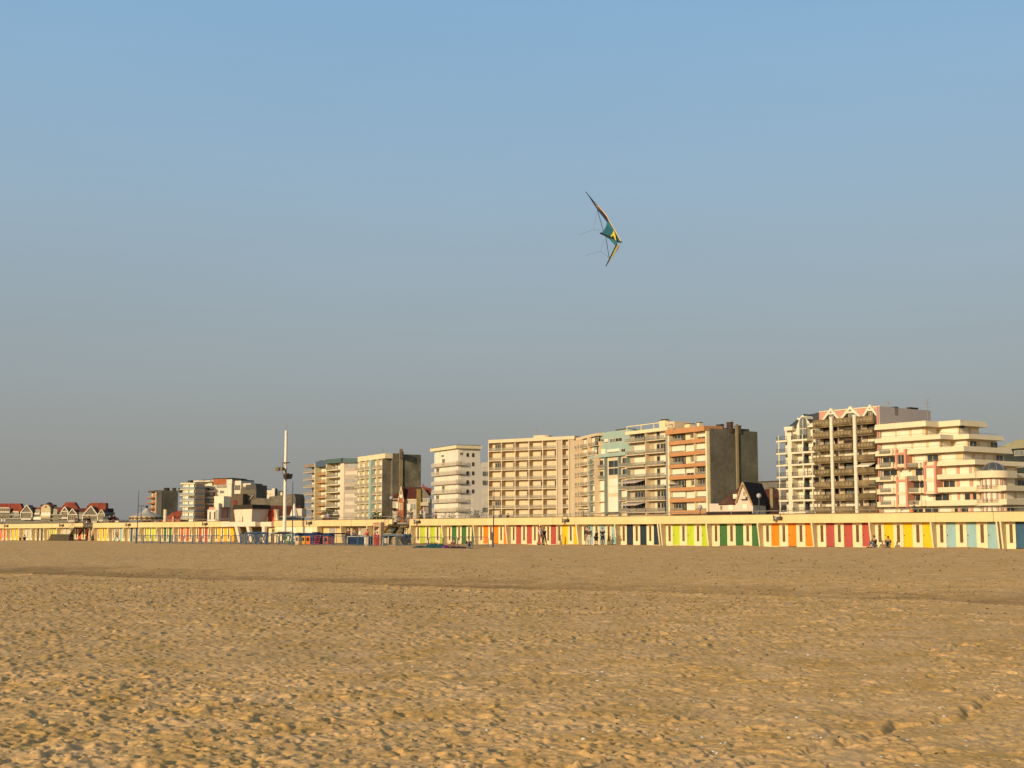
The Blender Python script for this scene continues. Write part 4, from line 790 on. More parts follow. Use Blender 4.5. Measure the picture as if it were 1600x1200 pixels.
b.box('teal_strip', TEAL, b.s(576.5), b.s(579.8), -.35, 1.2, 0, b.z(576, 719.5))
cK = [553, 560.5, 568.5, 576.5]; cK2 = [579.8, 587, 595.5]; rowsK = [736, 748.7, 761.5, 775, 787.5, 800.5]
m = MB()
for p in (560.5, 568.5, 587): m.box(b.s(p)-.12, b.s(p)+.12, 0, 1.2, 0, top-.1)
m.box(f1-.6, f1-.3, 0, 1.2, 0, top-.11); m.build('dividing_wall', FINM, b.r)
for i, y in enumerate([723.5-.5]+rowsK):
    z = b.z(553, y) if i else top
    if i: b.box('balcony_floor', FINM, (0, b.s(576.4), -.05, -.003, z-.14, z+.04), (b.s(580), f1-.61, -.05, -.003, z-.14, z+.04))
    zt = z; 
for i, y in enumerate(rowsK+[813]):
    z = b.z(553, y)
    for a, c in list(zip(cK[:-1], cK[1:]))+list(zip(cK2[:-1], cK2[1:])):
        a, c = b.s(a)+.15, b.s(c)-.15; b.box('balcony_front', M('beige_glass_panel', (.40, .33, .23), .35, .08, .3), a, c, .01, .06, z+.05, z+1.0); b.win(a+(c-a)*.5, c-.1, z+.05, z+2.25, 1.2, 'glass' if R() < .4 else 'pale', n=1); b.win(a+.1, a+(c-a)*.46, z+.05, z+2.25, 1.2, 'shutter')
b.chim(623.5, 627.5, 706.5, 712, jt, STONE, .5, cap=False); b.ant(598, 700, 712, 6)
# ---------------------------------------------------------------- L: teal roofed block 478-556
b = Bd('apartment_building', 'apartment block of three balcony columns, the middle one orange, under a dark teal roof band', 'apartment building', 480, 520, -700)
e1, e2, e3, e4 = b.s(494.5), b.s(511.5), b.s(531), b.s(537); zt = b.z(480, 727.5)
WLc = M('cream_grey_render', (.66, .57, .43), .8, .06, .3)
b.box('wall', WLc, 0, e4, 1.6, 12, 0, zt)
T = Matrix.Translation((e4, 0, 0)) @ Matrix.Rotation(math.radians(38), 4, 'Z'); ww = 5.6
m = MB(); m.T = T; m.box(0, ww, 0, 8, 0, b.z(480, 725)+.3); m.build('angled_wing', M('angled_wing_render', (.50, .42, .32), .85, .06, .3), b.r)
b.box('pilaster', M('pale_pink_render', (.78, .62, .46), .8, .05, .3), e3+.0, e4, -.2, 1.6, 0, b.z(480, 724.5))
b.box('end_pillar', FINM, e1-.15, e1+.25, -1.2, 1.6, 0, b.z(480, 725)); b.box('white_pillar', FINM, e2, e2+.5, -1.0, 1.6, 0, b.z(480, 728)+1)
m = MB(); zz = zt; m.box(e2-.2, e4-.0, -1.4, 12, zz-.1, zz+1.5); m.T = T; m.box(-.4, ww+.7, -1.0, 8.2, zz-.3, zz+1.35); m.build('teal_roof_band', TEALD, b.r)
b.box('blue_grey_roof_band', TEALB, e1-.1, e2-.21, -1.0, 12, zz-1.0, zz+1.1); b.box('brown_roof_band', M('mauve_brown_fascia', (.30, .22, .17), .8, .1, .3), -1.2, e1-.16, -1.3, 12, zz-.9, zz+.35)
OB = M('orange_balcony', (.60, .32, .10), .8, .1, .3)
for i in range(7):
    y = 738.5+11.5*i; z = b.z(480, y); zo = b.z(495, 741.8+11.8*i); zw = b.z(512, 735+11.5*i)
    b.box('balcony_floor', TAN, -2.0, e1-.17, -1.2, 1.6, z-.28, z); rail(b, -1.9, e1-.3, -1.15, z, 1.0)
    b.win(.3, 1.8, z+.05, z+2.2, 1.6, 'shutter' if i % 3 else 'glass'); b.win(2.1, 3.6, z+.05, z+2.2, 1.6, 'glass' if i % 2 else 'shutter', n=2); b.box('wall_strip', TAN, e1-.9, e1-.17, 0, 1.6, z, z+2.2)
    b.box('orange_balcony_floor', OB, e1+.26, e2-.22, -.7, 1.6, zo-.35, zo); rail(b, e1+.3, e2-.3, -.65, zo, .9, mat=M('amber_rail', (.45, .30, .14), .4, .1, .5, alpha=.5))
    w3 = (e2-e1-1)/3
    for q in range(3): b.win(e1+.5+q*w3, e1+.5+q*w3+w3*.7, zo+.05, zo+2.3, 1.6, 'shutter', n=1)
    b.box('balcony_floor', FINM, e2+.2, e3+.2, -1.3, 1.6, zw-.3, zw); rail(b, e2+.25, e3+.15, -1.25, zw, .95)
    b.win(e2+.8, e2+2.6, zw+.05, zw+2.1, 1.6, 'pale', n=2); b.win(e2+2.9, e2+3.7, zw+.05, zw+2.1, 1.6, 'shutter'); b.win(e2+4.0, e2+4.6, zw+.05, zw+2.1, 1.6, 'glass', n=1); b.win(e2+4.8, e3-.1, zw+.05, zw+2.1, 1.6, 'shutter')
    b.win(.3, ww-.5, zw+.6, zw+1.9, -.02, ('pale', 'shutter', 'pale', 'glass', 'shutter', 'shutter', 'shutter')[i], T=T, n=2, fr=TAN, sh=SHUT2)
b.chim(497, 500, 720.5, 725, 5, STONE); b.chim(514, 517, 718.5, 723, 5, STONE)
# ---------------------------------------------------------------- M: low roofs and grey party walls 365-480
b = Bd('house', 'long grey gabled party wall with dark red roofs behind the white mast', 'house', 418, 430, -9000)
m = MB(); m.py([(0, 0), (b.s(461), 0), (b.s(461), b.z(461, 779)), (b.s(459), b.z(459, 771.5)), (b.s(420), b.z(420, 776)), (0, b.z(418, 782))], 0, 8); m.build('party_wall', DCEM2, b.r)
m = MB(); m.roof([(b.s(420), b.z(420, 808)), (b.s(478), b.z(478, 808)), (b.s(475), b.z(475, 791)), (b.s(421), b.z(421, 790))], .5, .3, -5); m.build('red_roof', RTILE2, b.r); b.chim(437, 440, 769, 773, 3, FINM)
b.box('low_wing', SHUT2, b.s(471), b.s(480), -5, -1, b.z(471, 808), b.z(471, 795))
b = Bd('house', 'white house with dark mansard roof standing above the grey party walls', 'house', 398, 480, -9000)
b.box('wall', WHITE, b.s(401), b.s(428), 0, 8, 0, b.z(400, 766)); b.win(b.s(403), b.s(407), b.z(403, 778), b.z(403, 769), 0, 'pale'); b.win(b.s(415), b.s(417), b.z(415, 773), b.z(415, 769.5), 0, 'glass', n=1); b.win(b.s(420), b.s(422), b.z(420, 774), b.z(420, 771), 0, 'glass', n=1)
m = MB(); m.roof([(b.s(398), b.z(398, 778)), (b.s(402), b.z(398, 766)), (b.s(422), b.z(398, 766)), (b.s(408), b.z(398, 761.5)), (b.s(398), b.z(398, 761.5))], .3, 1.5, -.5); m.build('dark_mansard', SLATE if 0 else TEALB, b.r)
b.box('tall_chimney', WHITE, b.s(423), b.s(427.5), .3, 2, b.z(423, 776), b.z(423, 763)); b.box('chimney_side', BLACK, b.s(427.6), b.s(428.8), .3, 2, b.z(423, 776), b.z(423, 763))
b = Bd('house', 'grey cement gable end with blackened parapet right of the red topped white block', 'house', 374, 440, -9000)
m = MB(); m.py([(0, 0), (b.s(419), 0), (b.s(419), b.z(419, 779)), (b.s(399), b.z(399, 778)), (b.s(399), b.z(399, 764.5)), (b.s(384), b.z(384, 764.5)), (b.s(384), b.z(384, 761)), (b.s(375), b.z(375, 760)), (0, b.z(374, 772))], 0, 9); m.build('cement_gable', DCEM2, b.r)
b.box('black_parapet', BLACK, b.s(383), b.s(399), -.2, 9, b.z(384, 764.4), b.z(384, 757.5)); b.box('black_turret', BLACK, b.s(389), b.s(396), .5, 6, b.z(384, 757.6), b.z(384, 755.5))
b.box('lower_wall', M('brown_cement', (.15, .11, .07), .95, .2, .3), b.s(366), b.s(384), -3, -.2, 0, b.z(366, 772)); b.box('red_patch', RTILE, b.s(368.5), b.s(375), -3.2, -3.01, b.z(368, 789), b.z(368, 782))
m = MB(); m.path([(b.s(382.5), -.3, b.z(382, 788)), (b.s(382.5), -.3, b.z(382, 772))], .12); m.path([(b.s(388), -.3, b.z(388, 782)), (b.s(395), -.3, b.z(395, 774))], .15); m.build('flue_pipe', TAN, b.r)
# ---------------------------------------------------------------- N: stepped white block 308-375
b = Bd('apartment_building', 'white apartment block with curved stacked balconies and a brick red top storey', 'apartment building', 303, 600, -5000)
zt = b.z(303, 753); e = b.s(334)
b.box('wall', W2, 0, e, 1.5, 14, 0, zt)
for i in range(8):
    y = 762+8.9*i; z = b.z(303, y); 
    P = [(b.s(303)-.5, 1.49), (b.s(303)-.2, -.6), (b.s(312), -1.6), (b.s(320), -.9), (b.s(328), -1.4), (b.s(333), -.4), (b.s(333), 1.49)]
    b.poly('balcony', W2, P, z-.15, z+.75); xs = .6
    while xs < e-2: b.win(xs, xs+1.6, z+.76, z+2.3, 1.5, 'glass' if R() < .45 else 'shutter', n=2); xs += 2.4
b.poly('roof_slab', W2, [(-1, 3), (-.6, -1), (b.s(312), -2), (b.s(321), -1), (b.s(329), -1.8), (b.s(334), -.5), (e, 6)], zt, zt+.5)
c0 = b.s(333.5); c1 = b.s(352); c2 = b.s(361); c3 = b.s(373)
b.box('main_wing', W2, c0, c2, -.5, 14, 0, b.z(333, 757.5)); b.box('brick_storey', BRICK, c0-.2, b.s(353), -.7, 12, b.z(333, 757.4), b.z(333, 748.5)); b.box('roof_cap', STONE, c0-.6, b.s(362), -1, 12, b.z(333, 748.4), b.z(333, 747.3))
b.box('brick_pier', BRICK, b.s(334.6), b.s(335.8), -.9, -.51, 0, b.z(333, 766)); b.box('right_tower', WHITE, b.s(353.1), c2+.2, -.6, 12, b.z(333, 757.3), b.z(333, 749.5)); b.box('pale_wing', WHITE, c2+.21, c3, 1, 12, 0, b.z(333, 751.5))
b.box('roof_cap', STONE, c2+.2, c3, .8, 12, b.z(333, 751.4), b.z(333, 749.8)); b.box('beige_extension', SHUT2, c3, b.s(387), 2, 12, 0, b.z(333, 755.5))
for y in (771, 780, 789): b.win(b.s(343), b.s(350), b.z(343, y), b.z(343, y-4.5), -.5, 'pale' if y != 789 else 'glass', n=2)
b.win(b.s(363), b.s(372), b.z(363, 766), b.z(363, 758), 1, 'glass', n=3, fr=TAN); rail(b, b.s(337), b.s(353), -1.4, b.z(337, 762), 1.2)
b.box('orange_lower_house', SALM, b.s(341), b.s(357), -8, -1.4, 0, b.z(341, 793)); b.box('cream_lower_house', W2, (b.s(341), b.s(357), -9, -8.01, 0, b.z(341, 797)), (b.s(347), b.s(362), -7, -1.5, b.z(341, 793), b.z(341, 776)), (b.s(353), b.s(358), -9, -7.01, 0, b.z(341, 787)))
for p in (344, 351): b.win(b.s(p), b.s(p+2.5), b.z(p, 812), b.z(p, 800), -9, 'glass', fr=SALM, n=1)
for q in range(4):
    z = b.z(322, 769+10*q); b.box('side_balcony', W2, b.s(323), b.s(336), -2.2, -.51, z-.1, z+.8); b.win(b.s(327), b.s(332.5), z+.8, z+2.3, -.5, 'half', fr=SALM)
b.chim(314, 317, 750, 753, 6, STONE); b.chim(321, 325, 750, 752, 8, STONE)
# ---------------------------------------------------------------- O: rounded balcony block 281-310
b = Bd('apartment_building', 'apartment block with rounded end and blue grey balcony bands', 'apartment building', 281, 590, -4000)
zt = b.z(281, 757); e = b.s(305)
P0 = lambda g: [(-g, 6), (-g, 1.5), (1.0-g, -g*.7), (2.4, -1-g), (b.s(290), -1.3-g), (e+g*.3, -.6-g), (e+g*.3, 6)]
b.poly('wall', M('peach_render', (.70, .48, .28), .8, .06, .3), P0(0), 0, zt); b.poly('roof_slab', FINM, P0(1.0), zt, zt+.6)
BB = M('blue_grey_balcony', (.30, .34, .33), .6, .1, .3)
for i in range(8):
    z = b.z(281, 764.5+8.9*i); b.poly('balcony', BB, P0(1.0), z-.1, z+.85); b.poly('balcony_edge', FINM, P0(1.1), z-.35, z-.101)
    b.win(b.s(291), b.s(296), z+.86, z+2.2, -1.4, 'shutter', n=2); b.win(b.s(297), b.s(304), z+.86, z+2.2, -1.2, 'glass' if i in (2, 4, 7) else 'shutter', n=3)
    b.win(2.5, b.s(288.5), z+.86, z+2.2, -1.28, 'shutter' if i % 3 else 'half', n=1)
b.box('cream_corner', FINM, b.s(288.6), b.s(290.8), -1.6, -1.3, 0, zt); b.chim(291, 295.5, 750.5, 755, 3, BLACK, 2, cap=False)
# ---------------------------------------------------------------- P: orange block with blotched dark side 230-283
b = Bd('apartment_building', 'narrow orange balcony block with a blotched grey cement side wall', 'apartment building', 231.5, 700, -500)
f1 = b.s(243); top = b.z(231.5, 769.5); dp = b.tp(283, f1)
b.box('wall', ORBR, 0, f1-.4, 1.2, 10, 0, top); jt = b.tp(258, f1)
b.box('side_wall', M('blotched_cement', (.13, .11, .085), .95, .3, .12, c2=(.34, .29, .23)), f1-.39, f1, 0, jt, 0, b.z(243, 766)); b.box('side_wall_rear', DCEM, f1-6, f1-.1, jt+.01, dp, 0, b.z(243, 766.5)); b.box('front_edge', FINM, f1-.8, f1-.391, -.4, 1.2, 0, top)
b.box('roof_slab', STONE, -.5, f1-.4, -.6, 9, top+.01, top+.7)
for i in range(6):
    z = b.z(231.5, 778+8.4*i); b.box('balcony_floor', BRICK, -.8, f1-.81, -1.2, 1.2, z-.5, z); rail(b, -.7, f1-.9, -1.15, z, .9, False, M('amber_rail', (.45, .30, .14), alpha=.5)); b.win(.6, 2.0, z+.05, z+2, 1.2, 'shutter', n=1); b.win(2.5, 3.6, z+.05, z+2, 1.2, 'glass', n=1)
for px in (253.5, 256.5, 267, 277): b.chim(px, px+2, 763, 767, b.tp(px, f1) if 0 else 3+(px-250)*.6, STONE, 1.5)
b = Bd('house', 'low house with bright red roofs in front of the blotched cement wall', 'house', 246, 450, -9000)
b.box('wall', BRICK, 0, b.s(281), 0, 6, 0, b.z(246, 812)); m = MB(); m.roof([(b.s(246), b.z(246, 812)), (b.s(281), b.z(281, 812)), (b.s(281), b.z(281, 797)), (b.s(268), b.z(268, 800)), (b.s(262), b.z(262, 806)), (b.s(252), b.z(252, 807))], .5, .3, -.4); m.build('roof', RTILE, b.r); b.chim(268, 271, 807, 813, -.5, SALM, 1)
# ---------------------------------------------------------------- Q: red roofed hotel 0-163
b = Bd('hotel', 'long low hotel with red tiled roofs and white framed pointed gables', 'hotel', -45, 720, -20000)
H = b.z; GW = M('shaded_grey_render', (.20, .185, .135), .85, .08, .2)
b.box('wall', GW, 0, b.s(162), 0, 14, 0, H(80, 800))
for y in (803.5, 809.5): b.box('balcony_band', M('cream_band', (.40, .36, .26), .8, .06, .3), 0, b.s(162), -.8, -.01, H(80, y+1.8), H(80, y))
def rf(n, P, mat=RTILE, lean=.45, th=3, y0=0.2): m = MB(); m.roof([(b.s(x), H(x, y)) for x, y in P], lean, th, y0); return m.build(n, mat, b.r)
rf('roof', [(-45, 801), (35, 801), (30, 792.5), (26.5, 786.5), (-45, 786.5)]); rf('roof', [(30, 802), (92, 802), (92, 792.5), (30, 792.5)], RTILE, .45, 2, 1.5)
rf('roof', [(92.5, 806), (119, 801), (117, 793), (110, 784.5), (97, 784.5), (92.8, 790)]); rf('roof', [(117, 801), (131, 801), (131, 794), (117, 794)], RTILE2, .45, 2, 1.2); rf('roof', [(129, 803), (162, 800), (162, 791), (160.5, 785.5), (137, 785.5), (132, 790)])
b.box('roof_back', RTILE2, b.s(2), b.s(160), 6, 14, H(80, 801), H(80, 794))
for (l, a, r_, ya, yb, yg) in ((31, 40.5, 49, 789, 800.5, 809), (94.5, 100, 105, 792, 799, 805), (105, 112, 119.5, 795, 804, 814), (128.5, 141, 152, 790.5, 805, 814), (152.5, 157.5, 162.3, 796, 803, 812)):
    L_, A_, R_ = b.s(l, -1.5), b.s(a, -1.5), b.s(r_, -1.5); zA, zB, zG = H(a, ya, -1.5), H(a, yb, -1.5), H(a, yg, -1.5)
    m = MB(); m.py([(L_, zG), (R_, zG), (R_, zB), (A_, zA), (L_, zB)], -1.3, 5); gw = m.build('gable_wall', GW, b.r)
    m = MB()
    for p, q in (((L_, zB), (A_, zA)), ((A_, zA), (R_, zB)), ((L_, zG), (L_, zB)), ((R_, zG), (R_, zB)), ((L_, zB), (R_, zB))): m.cyl((p[0], -1.5, p[1]), (q[0], -1.5, q[1]), .32 if r_-l > 10 else .24, n=4)
    m.build('gable_frame', M('cream_gable_frame', (.74, .64, .46), .8, .06, .3), gw)
    m = MB(); m.py([(A_-(A_-L_)*.55, zB+.3), (R_-(R_-A_)*.45, zB+.3), (A_, zA-1.5)], -1.4, -1.31); m.build('gable_window', GLASS, gw); b.win(L_+.8, R_-.8, zB-2.4, zB-.8, -1.35, 'glass', n=3, par=gw); m = MB(); m.box(L_+.4, R_-.4, -1.6, -1.3, zB-4, zB-3); m.build('gable_balcony', SHUT2, gw)
cxx = b.s(71.5); m = MB(); rw = b.s(79)-cxx; P = [(cxx-rw, H(71, 809)), (cxx+rw, H(71, 809)), (cxx+rw, H(71, 796))]+[(cxx+rw*math.cos(t), H(71, 796)+(H(71, 788.5)-H(71, 796))*math.sin(t)) for t in [math.pi*k/10 for k in range(1, 10)]]+[(cxx-rw, H(71, 796))]
m.py(P, -1.2, 4); m.build('round_gable', M('ochre_cream_render', (.62, .50, .28), .8, .06, .3), b.r); rf('tower_roof', [(60.5, 791.5), (81.5, 791.5), (81, 788.5), (75, 788), (71.5, 784.8), (68, 788), (60.5, 788.5)], RTILE2, .3, 4, .5)
m = MB(); m.cyl((cxx, -1.3, H(71, 792)), (cxx, -1.21, H(71, 792)), .6, n=14); m.build('round_clock', BRICK, b.r)
for x0, x1, y0, y1, k in ((-20, 14, 799, 794, 'glass'), (-20, 15, 808, 803.5, 'glass'), (20.5, 28, 807, 800, 'pale'), (54, 61, 801, 796, 'pale'), (82, 88, 803, 795, 'pale'), (64, 78, 806, 801, 'shutter'), (64, 78, 814, 810, 'glass'), (51, 63, 812, 807.5, 'shutter'), (119, 128, 809, 803, 'pale'), (82, 91, 812, 808, 'glass')): b.win(b.s(x0, -.9), b.s(x1, -.9), H(x0, y1 if 0 else y0, -.9), H(x0, y1, -.9), -.85 if x0 not in (64,) else -1.2, k, n=5)
b.box('dormer_band', W2, (b.s(-20), b.s(14), -1, -.5, H(5, 794), H(5, 793)), (b.s(-20), b.s(15), -1, -.5, H(5, 801), H(5, 799.3)), (b.s(54), b.s(62), -1.1, -.5, H(54, 803.5), H(54, 801.4)), (b.s(20), b.s(29), -1, -.5, H(20, 800), H(20, 799)))
b = Bd('house', 'low distant building with dark roof just right of the red roofed hotel', 'house', 160, 640, -9000)
b.box('wall', GW, 0, b.s(171), 0, 8, 0, b.z(160, 811)); m = MB(); m.roof([(0, b.z(160, 811)), (b.s(171), b.z(160, 811)), (b.s(170), b.z(160, 806.5)), (0, b.z(160, 806.5))], .5, .4, -.3); m.build('roof', SLATE, b.r)
b = Bd('house', 'tiny red roofed kiosk house right of the hotel on the promenade', 'house', 175, 300, -9000)
b.box('wall', PINKW, b.s(177), b.s(184.5), 0, 5, 0, b.z(177, 812)); m = MB(); m.roof([(0, b.z(175, 813)), (b.s(185.5), b.z(175, 813)), (b.s(183), b.z(175, 809)), (b.s(179), b.z(175, 808))], .6, .3, -.3); m.build('roof', RTILE2, b.r)
# ================================================================ PROMENADE FURNITURE
def wl(px, t, z=DECK): return WL.w(WL.s(px, t), t, z)
# round tent
pz = wl(228, 22); r = thing('carousel_tent', 'round white peaked carousel tent with a lozenge patterned band', 'carousel', pz, WL.rz); k = math.hypot(pz[0], pz[1])/F; Rr = 24*k*1.02
ze = EYE+26*k-DECK; zt = EYE+39.5*k-DECK; m = MB()
pr = [(1, 0), (.82, .10), (.6, .22), (.4, .38), (.22, .6), (.1, .85), (.0, 1)]
for (a, h0), (c, h1) in zip(pr[:-1], pr[1:]):
    m.loft([(Rr*a*math.cos(2*math.pi*i/20), Rr*a*math.sin(2*math.pi*i/20), ze+(zt-ze)*h0) for i in range(20)], [(Rr*max(c, .01)*math.cos(2*math.pi*i/20), Rr*max(c, .01)*math.sin(2*math.pi*i/20), ze+(zt-ze)*h1) for i in range(20)])
m.build('tent_roof', M('grey_white_canvas', (.50, .46, .40), .8, .08, .6), r)
m = MB(); m.pz([(Rr*math.cos(2*math.pi*i/20), Rr*math.sin(2*math.pi*i/20)) for i in range(20)], ze-.75, ze); bd = m.build('scalloped_band', M('gilded_band', (.62, .50, .28), .7, .15, 2), r)
m = MB()
for i in range(20):
    a = 2*math.pi*(i+.5)/20; m.T = Matrix.Rotation(a, 4, 'Z'); m.loft([(Rr+.02, -.5, ze-.38), (Rr+.02, 0, ze-.65), (Rr+.02, .5, ze-.38), (Rr+.02, 0, ze-.1)], [(Rr+.06, -.5, ze-.38), (Rr+.06, 0, ze-.65), (Rr+.06, .5, ze-.38), (Rr+.06, 0, ze-.1)])
m.build('lozenge', LOUVRE, bd)
for i in range(8): a = 2*math.pi*i/8; m = MB(); m.cyl((Rr*.9*math.cos(a), Rr*.9*math.sin(a), 0), (Rr*.9*math.cos(a), Rr*.9*math.sin(a), ze-.7), .08); m.build('tent_pole', RAILM, r)
m = MB(); m.cyl((0, 0, 0), (0, 0, ze), .9, n=14); m.build('carousel_core', SALM, r); m = MB(); m.ball((0, 0, zt+.1), .25); m.build('finial', BLACK, r)
# advertising column
r = thing('advertising_column', 'white cylindrical column on the promenade left of the rounded balcony block', 'column', wl(257.5, 5), WL.rz); m = MB(); hh = EYE+(834-797.5)*math.hypot(*wl(257.5, 5)[:2])/F-DECK; m.cyl((0, 0, 0), (0, 0, hh), .27, n=16); m.build('column_body', FINM, r); m = MB(); m.cyl((0, 0, hh), (0, 0, hh+.12), .31, n=16); m.build('column_cap', STONE, r)
# lamps
def height(px, py, t, z0=DECK): return WL.z(px, py, t)-z0
def lamp(px, py, t, lb, kind):
    h = height(px, py, t); r = thing('street_lamp', lb, 'street lamp', wl(px, t), WL.rz, 'street lamps on the promenade'); m = MB(); m.cyl((0, 0, 0), (0, 0, h-.2), .07, .045); m.build('lamp_post', DRAIL if kind != 'tall' else M('brown_post', (.20, .13, .06), .7, .1, 1), r)
    m = MB()
    if kind == 'globe': m.ball((0, 0, h), .22); m.build('lamp_globe', M('milky_globe', (.45, .43, .40), .3, .05, 2), r)
    else: m.box(-.7, .7, -.12, .12, h-.12, h); m.build('lamp_head', DRAIL, r)
lamp(219.5, 790, 9, 'double headed street lamp beside the round white tent', 'flat'); lamp(1187, 774.5, 3, 'globe street lamp in front of the dark roofed villa', 'globe'); lamp(1094.5, 792.5, 3, 'globe street lamp in front of the orange banded block', 'globe')
lamp(1371, 756, 12, 'tall brown flat headed street lamp before the block with heavy brown balconies', 'tall'); lamp(611, 778, 5, 'slender globe street lamp above the near stairs', 'globe'); lamp(912, 795.5, 16, 'small double headed street lamp in front of the curving cream wing', 'flat')
# shrubs in front of block K
def shrub(px, t, wd, h, lb):
    r = thing('shrub', lb, 'shrub', wl(px, t), WL.rz, 'shrubs on the promenade'); m = MB(); n = 260; rg = random.Random(int(px))
    for _ in range(n):
        a, q, hh = rg.random()*6.28, rg.random()**.5, rg.random(); p = Vector((wd*q*math.cos(a)*(1-.4*hh), wd*.6*q*math.sin(a), h*(.1+.9*hh*(1-.5*q))))
        d = Vector((rg.uniform(-1, 1), rg.uniform(-1, 1), rg.uniform(-.3, 1))).normalized()*.22; e = d.orthogonal().normalized()*.09; m.add([p, p+d*.5+e, p+d, p+d*.5-e], [(0, 1, 2, 3)])
    m.build('foliage', LEAF, r); m = MB()
    for k in range(5): m.cyl((0, 0, 0), (wd*.5*math.cos(k*1.3), wd*.3*math.sin(k*1.3), h*.6), .03)
    m.build('stem', LOUVRE, r)
shrub(588, 6, 1.0, 1.9, 'spiky green shrub left of the near stairs top'); shrub(597, 6, 1.1, 1.5, 'rounded low shrub nearest the near stairs top'); shrub(460, 9, 1.0, 1.0, 'low shrub beside the pale peaked kiosk behind the white mast')
# kiosk behind the mast
r = thing('market_kiosk', 'low beige roofed kiosk stall on the promenade behind the white mast', 'kiosk', wl(440, 8), WL.rz); m = MB(); m.box(-.6, 2.6, 0, 1.6, 0, 1.1); m.build('kiosk_body', SHUT2, r); m = MB(); m.loft([(-.8, -.4, 1.12), (2.8, -.4, 1.12), (2.8, 1.9, 1.12), (-.8, 1.9, 1.12)], [(-.5, .3, 1.42), (2.5, .3, 1.42), (2.5, 1.3, 1.42), (-.5, 1.3, 1.42)]); m.build('kiosk_roof', TAN, r)
r = thing('peaked_parasol', 'narrow pale peaked parasol standing behind the thin blue mast', 'parasol', wl(459, 10), WL.rz); m = MB(); m.cyl((0, 0, 1.0), (0, 0, 3.1), .75, .06, 10); m.build('canopy', SHUT, r); m = MB(); m.cyl((0, 0, 0), (0, 0, 1.0), .04); m.build('pole', RAILM, r)
# ================================================================ LIFEGUARD PAVILION
a, c = WL.s(358, 0), WL.s(428, 0); r = thing('lifeguard_pavilion', 'lifeguard pavilion with slanting white pillars and a flaring cabin under a dark flat roof', 'pavilion', WL.w(a, 0), WL.rz); L = c-a
PK = M('pale_pink_cream', (.80, .66, .50), .8, .05, .5)
S2 = lambda px, t=0: WL.s(px, t)-a
m = MB(); m.box(0, S2(411), -1.2, .2, 2.02, 2.62); m.box(S2(411)+.002, L-.02, -.4, .2, 2.0, 2.58); m.box(0, L-.02, .2, 6, 2.105, 2.6); m.build('deck_slab', PK, r)
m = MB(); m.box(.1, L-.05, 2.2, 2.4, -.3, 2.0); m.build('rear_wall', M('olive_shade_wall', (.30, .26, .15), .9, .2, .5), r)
m = MB(); m.box(S2(411)+.5, L-.1, .5, .7, -.3, 1.99); m.build('side_room', CREAM_L, r)
for px in (366, 384, 409):
    x = S2(px, -1.1); dx = 1.1 if px < 400 else 0; m = MB(); m.loft([(x, -1.1, 2.02), (x+.62, -1.1, 2.02), (x+.62, -.7, 2.02), (x, -.7, 2.02)], [(x+dx, -1.1, -.3), (x+dx+.6, -1.1, -.3), (x+dx+.6, -.7, -.3), (x+dx, -.7, -.3)]); m.build('slanting_pillar', PK, r)
m = MB(); x = S2(397, .6)
for k in range(7): m.box(x+k*.17-.5, x+k*.17+.7, .6, .9, .15+k*.25, .2+k*.25)
m.build('spiral_steps', BLACK, r)
# flaring upper room (octagonal)
PT = [(367.5, .3), (369.5, -.5), (381, -.75), (392.5, -.75), (405, .7), (415.5, 2.1), (398, 2.6), (378, 1.8)]
base = [(S2(p, t), t) for p, t in PT]; u0, u1 = base[0][0], base[3][0]
cxm = sum(p[0] for p in base)/8; cym = sum(p[1] for p in base)/8; topP = [(cxm+(x-cxm)*1.16, cym+(y-cym)*1.16) for x, y in base]; zr = height(390, 795.5, 0, 0)
m = MB(); m.loft([(x, y, 2.61) for x, y in base], [(x, y, zr) for x, y in topP]); ur = m.build('watch_room', PK, r)
m = MB(); m.loft([(cxm+(x-cxm)*1.26, cym+(y-cym)*1.26, zr+.002) for x, y in base], [(cxm+(x-cxm)*1.2, cym+(y-cym)*1.2, zr+.55) for x, y in base]); m.build('flat_roof', M('weathered_black_roof', (.045, .035, .02), .9, .2, 1), r)
def text(body, size, mat, parent, loc, rz, name='lettering'):
    cu = bpy.data.curves.new(name, 'FONT'); cu.body = body; cu.size = size; cu.extrude = .004; cu.align_x = 'CENTER'; to = bpy.data.objects.new('tmp', cu); col.objects.link(to)
    dg = bpy.context.evaluated_depsgraph_get(); me = bpy.data.meshes.new_from_object(to.evaluated_get(dg)); bpy.data.objects.remove(to); me.materials.clear(); me.materials.append(mat)
    o = bpy.data.objects.new(name, me); col.objects.link(o); o.parent = parent; o.location = loc; o.rotation_euler = (math.pi/2, 0, rz); return o
e0, e1_ = Vector((*base[1], 0)), Vector((*base[2], 0)); mid = (e0+e1_)/2; rr0 = math.atan2(e1_.y-e0.y, e1_.x-e0.x)
m = MB(); m.T = Matrix.Translation((mid.x, mid.y-.16, 0)) @ Matrix.Rotation(rr0, 4, 'Z'); m.box(-.8, .8, -.03, 0, 2.68, 3.35); sg = m.build('pavilion_sign', SHUT, r)
sm = M('faded_orange_letters', (.50, .33, .22), .8, .1, 2); text('POSTE DE', .26, sm, sg, (mid.x, mid.y-.2, 3.07), rr0); text('SECOURS', .26, sm, sg, (mid.x, mid.y-.2, 2.76), rr0)
m = MB(); p = S2(418.5, 2.5); q = S2(429.5, 2.5); m.box(p, q, 2.5, 2.9, 2.61, height(420, 796.5, 2.5, 0)); m.build('red_panel', M('coral_red_panel', (.62, .11, .06), .7, .08, .6), r)
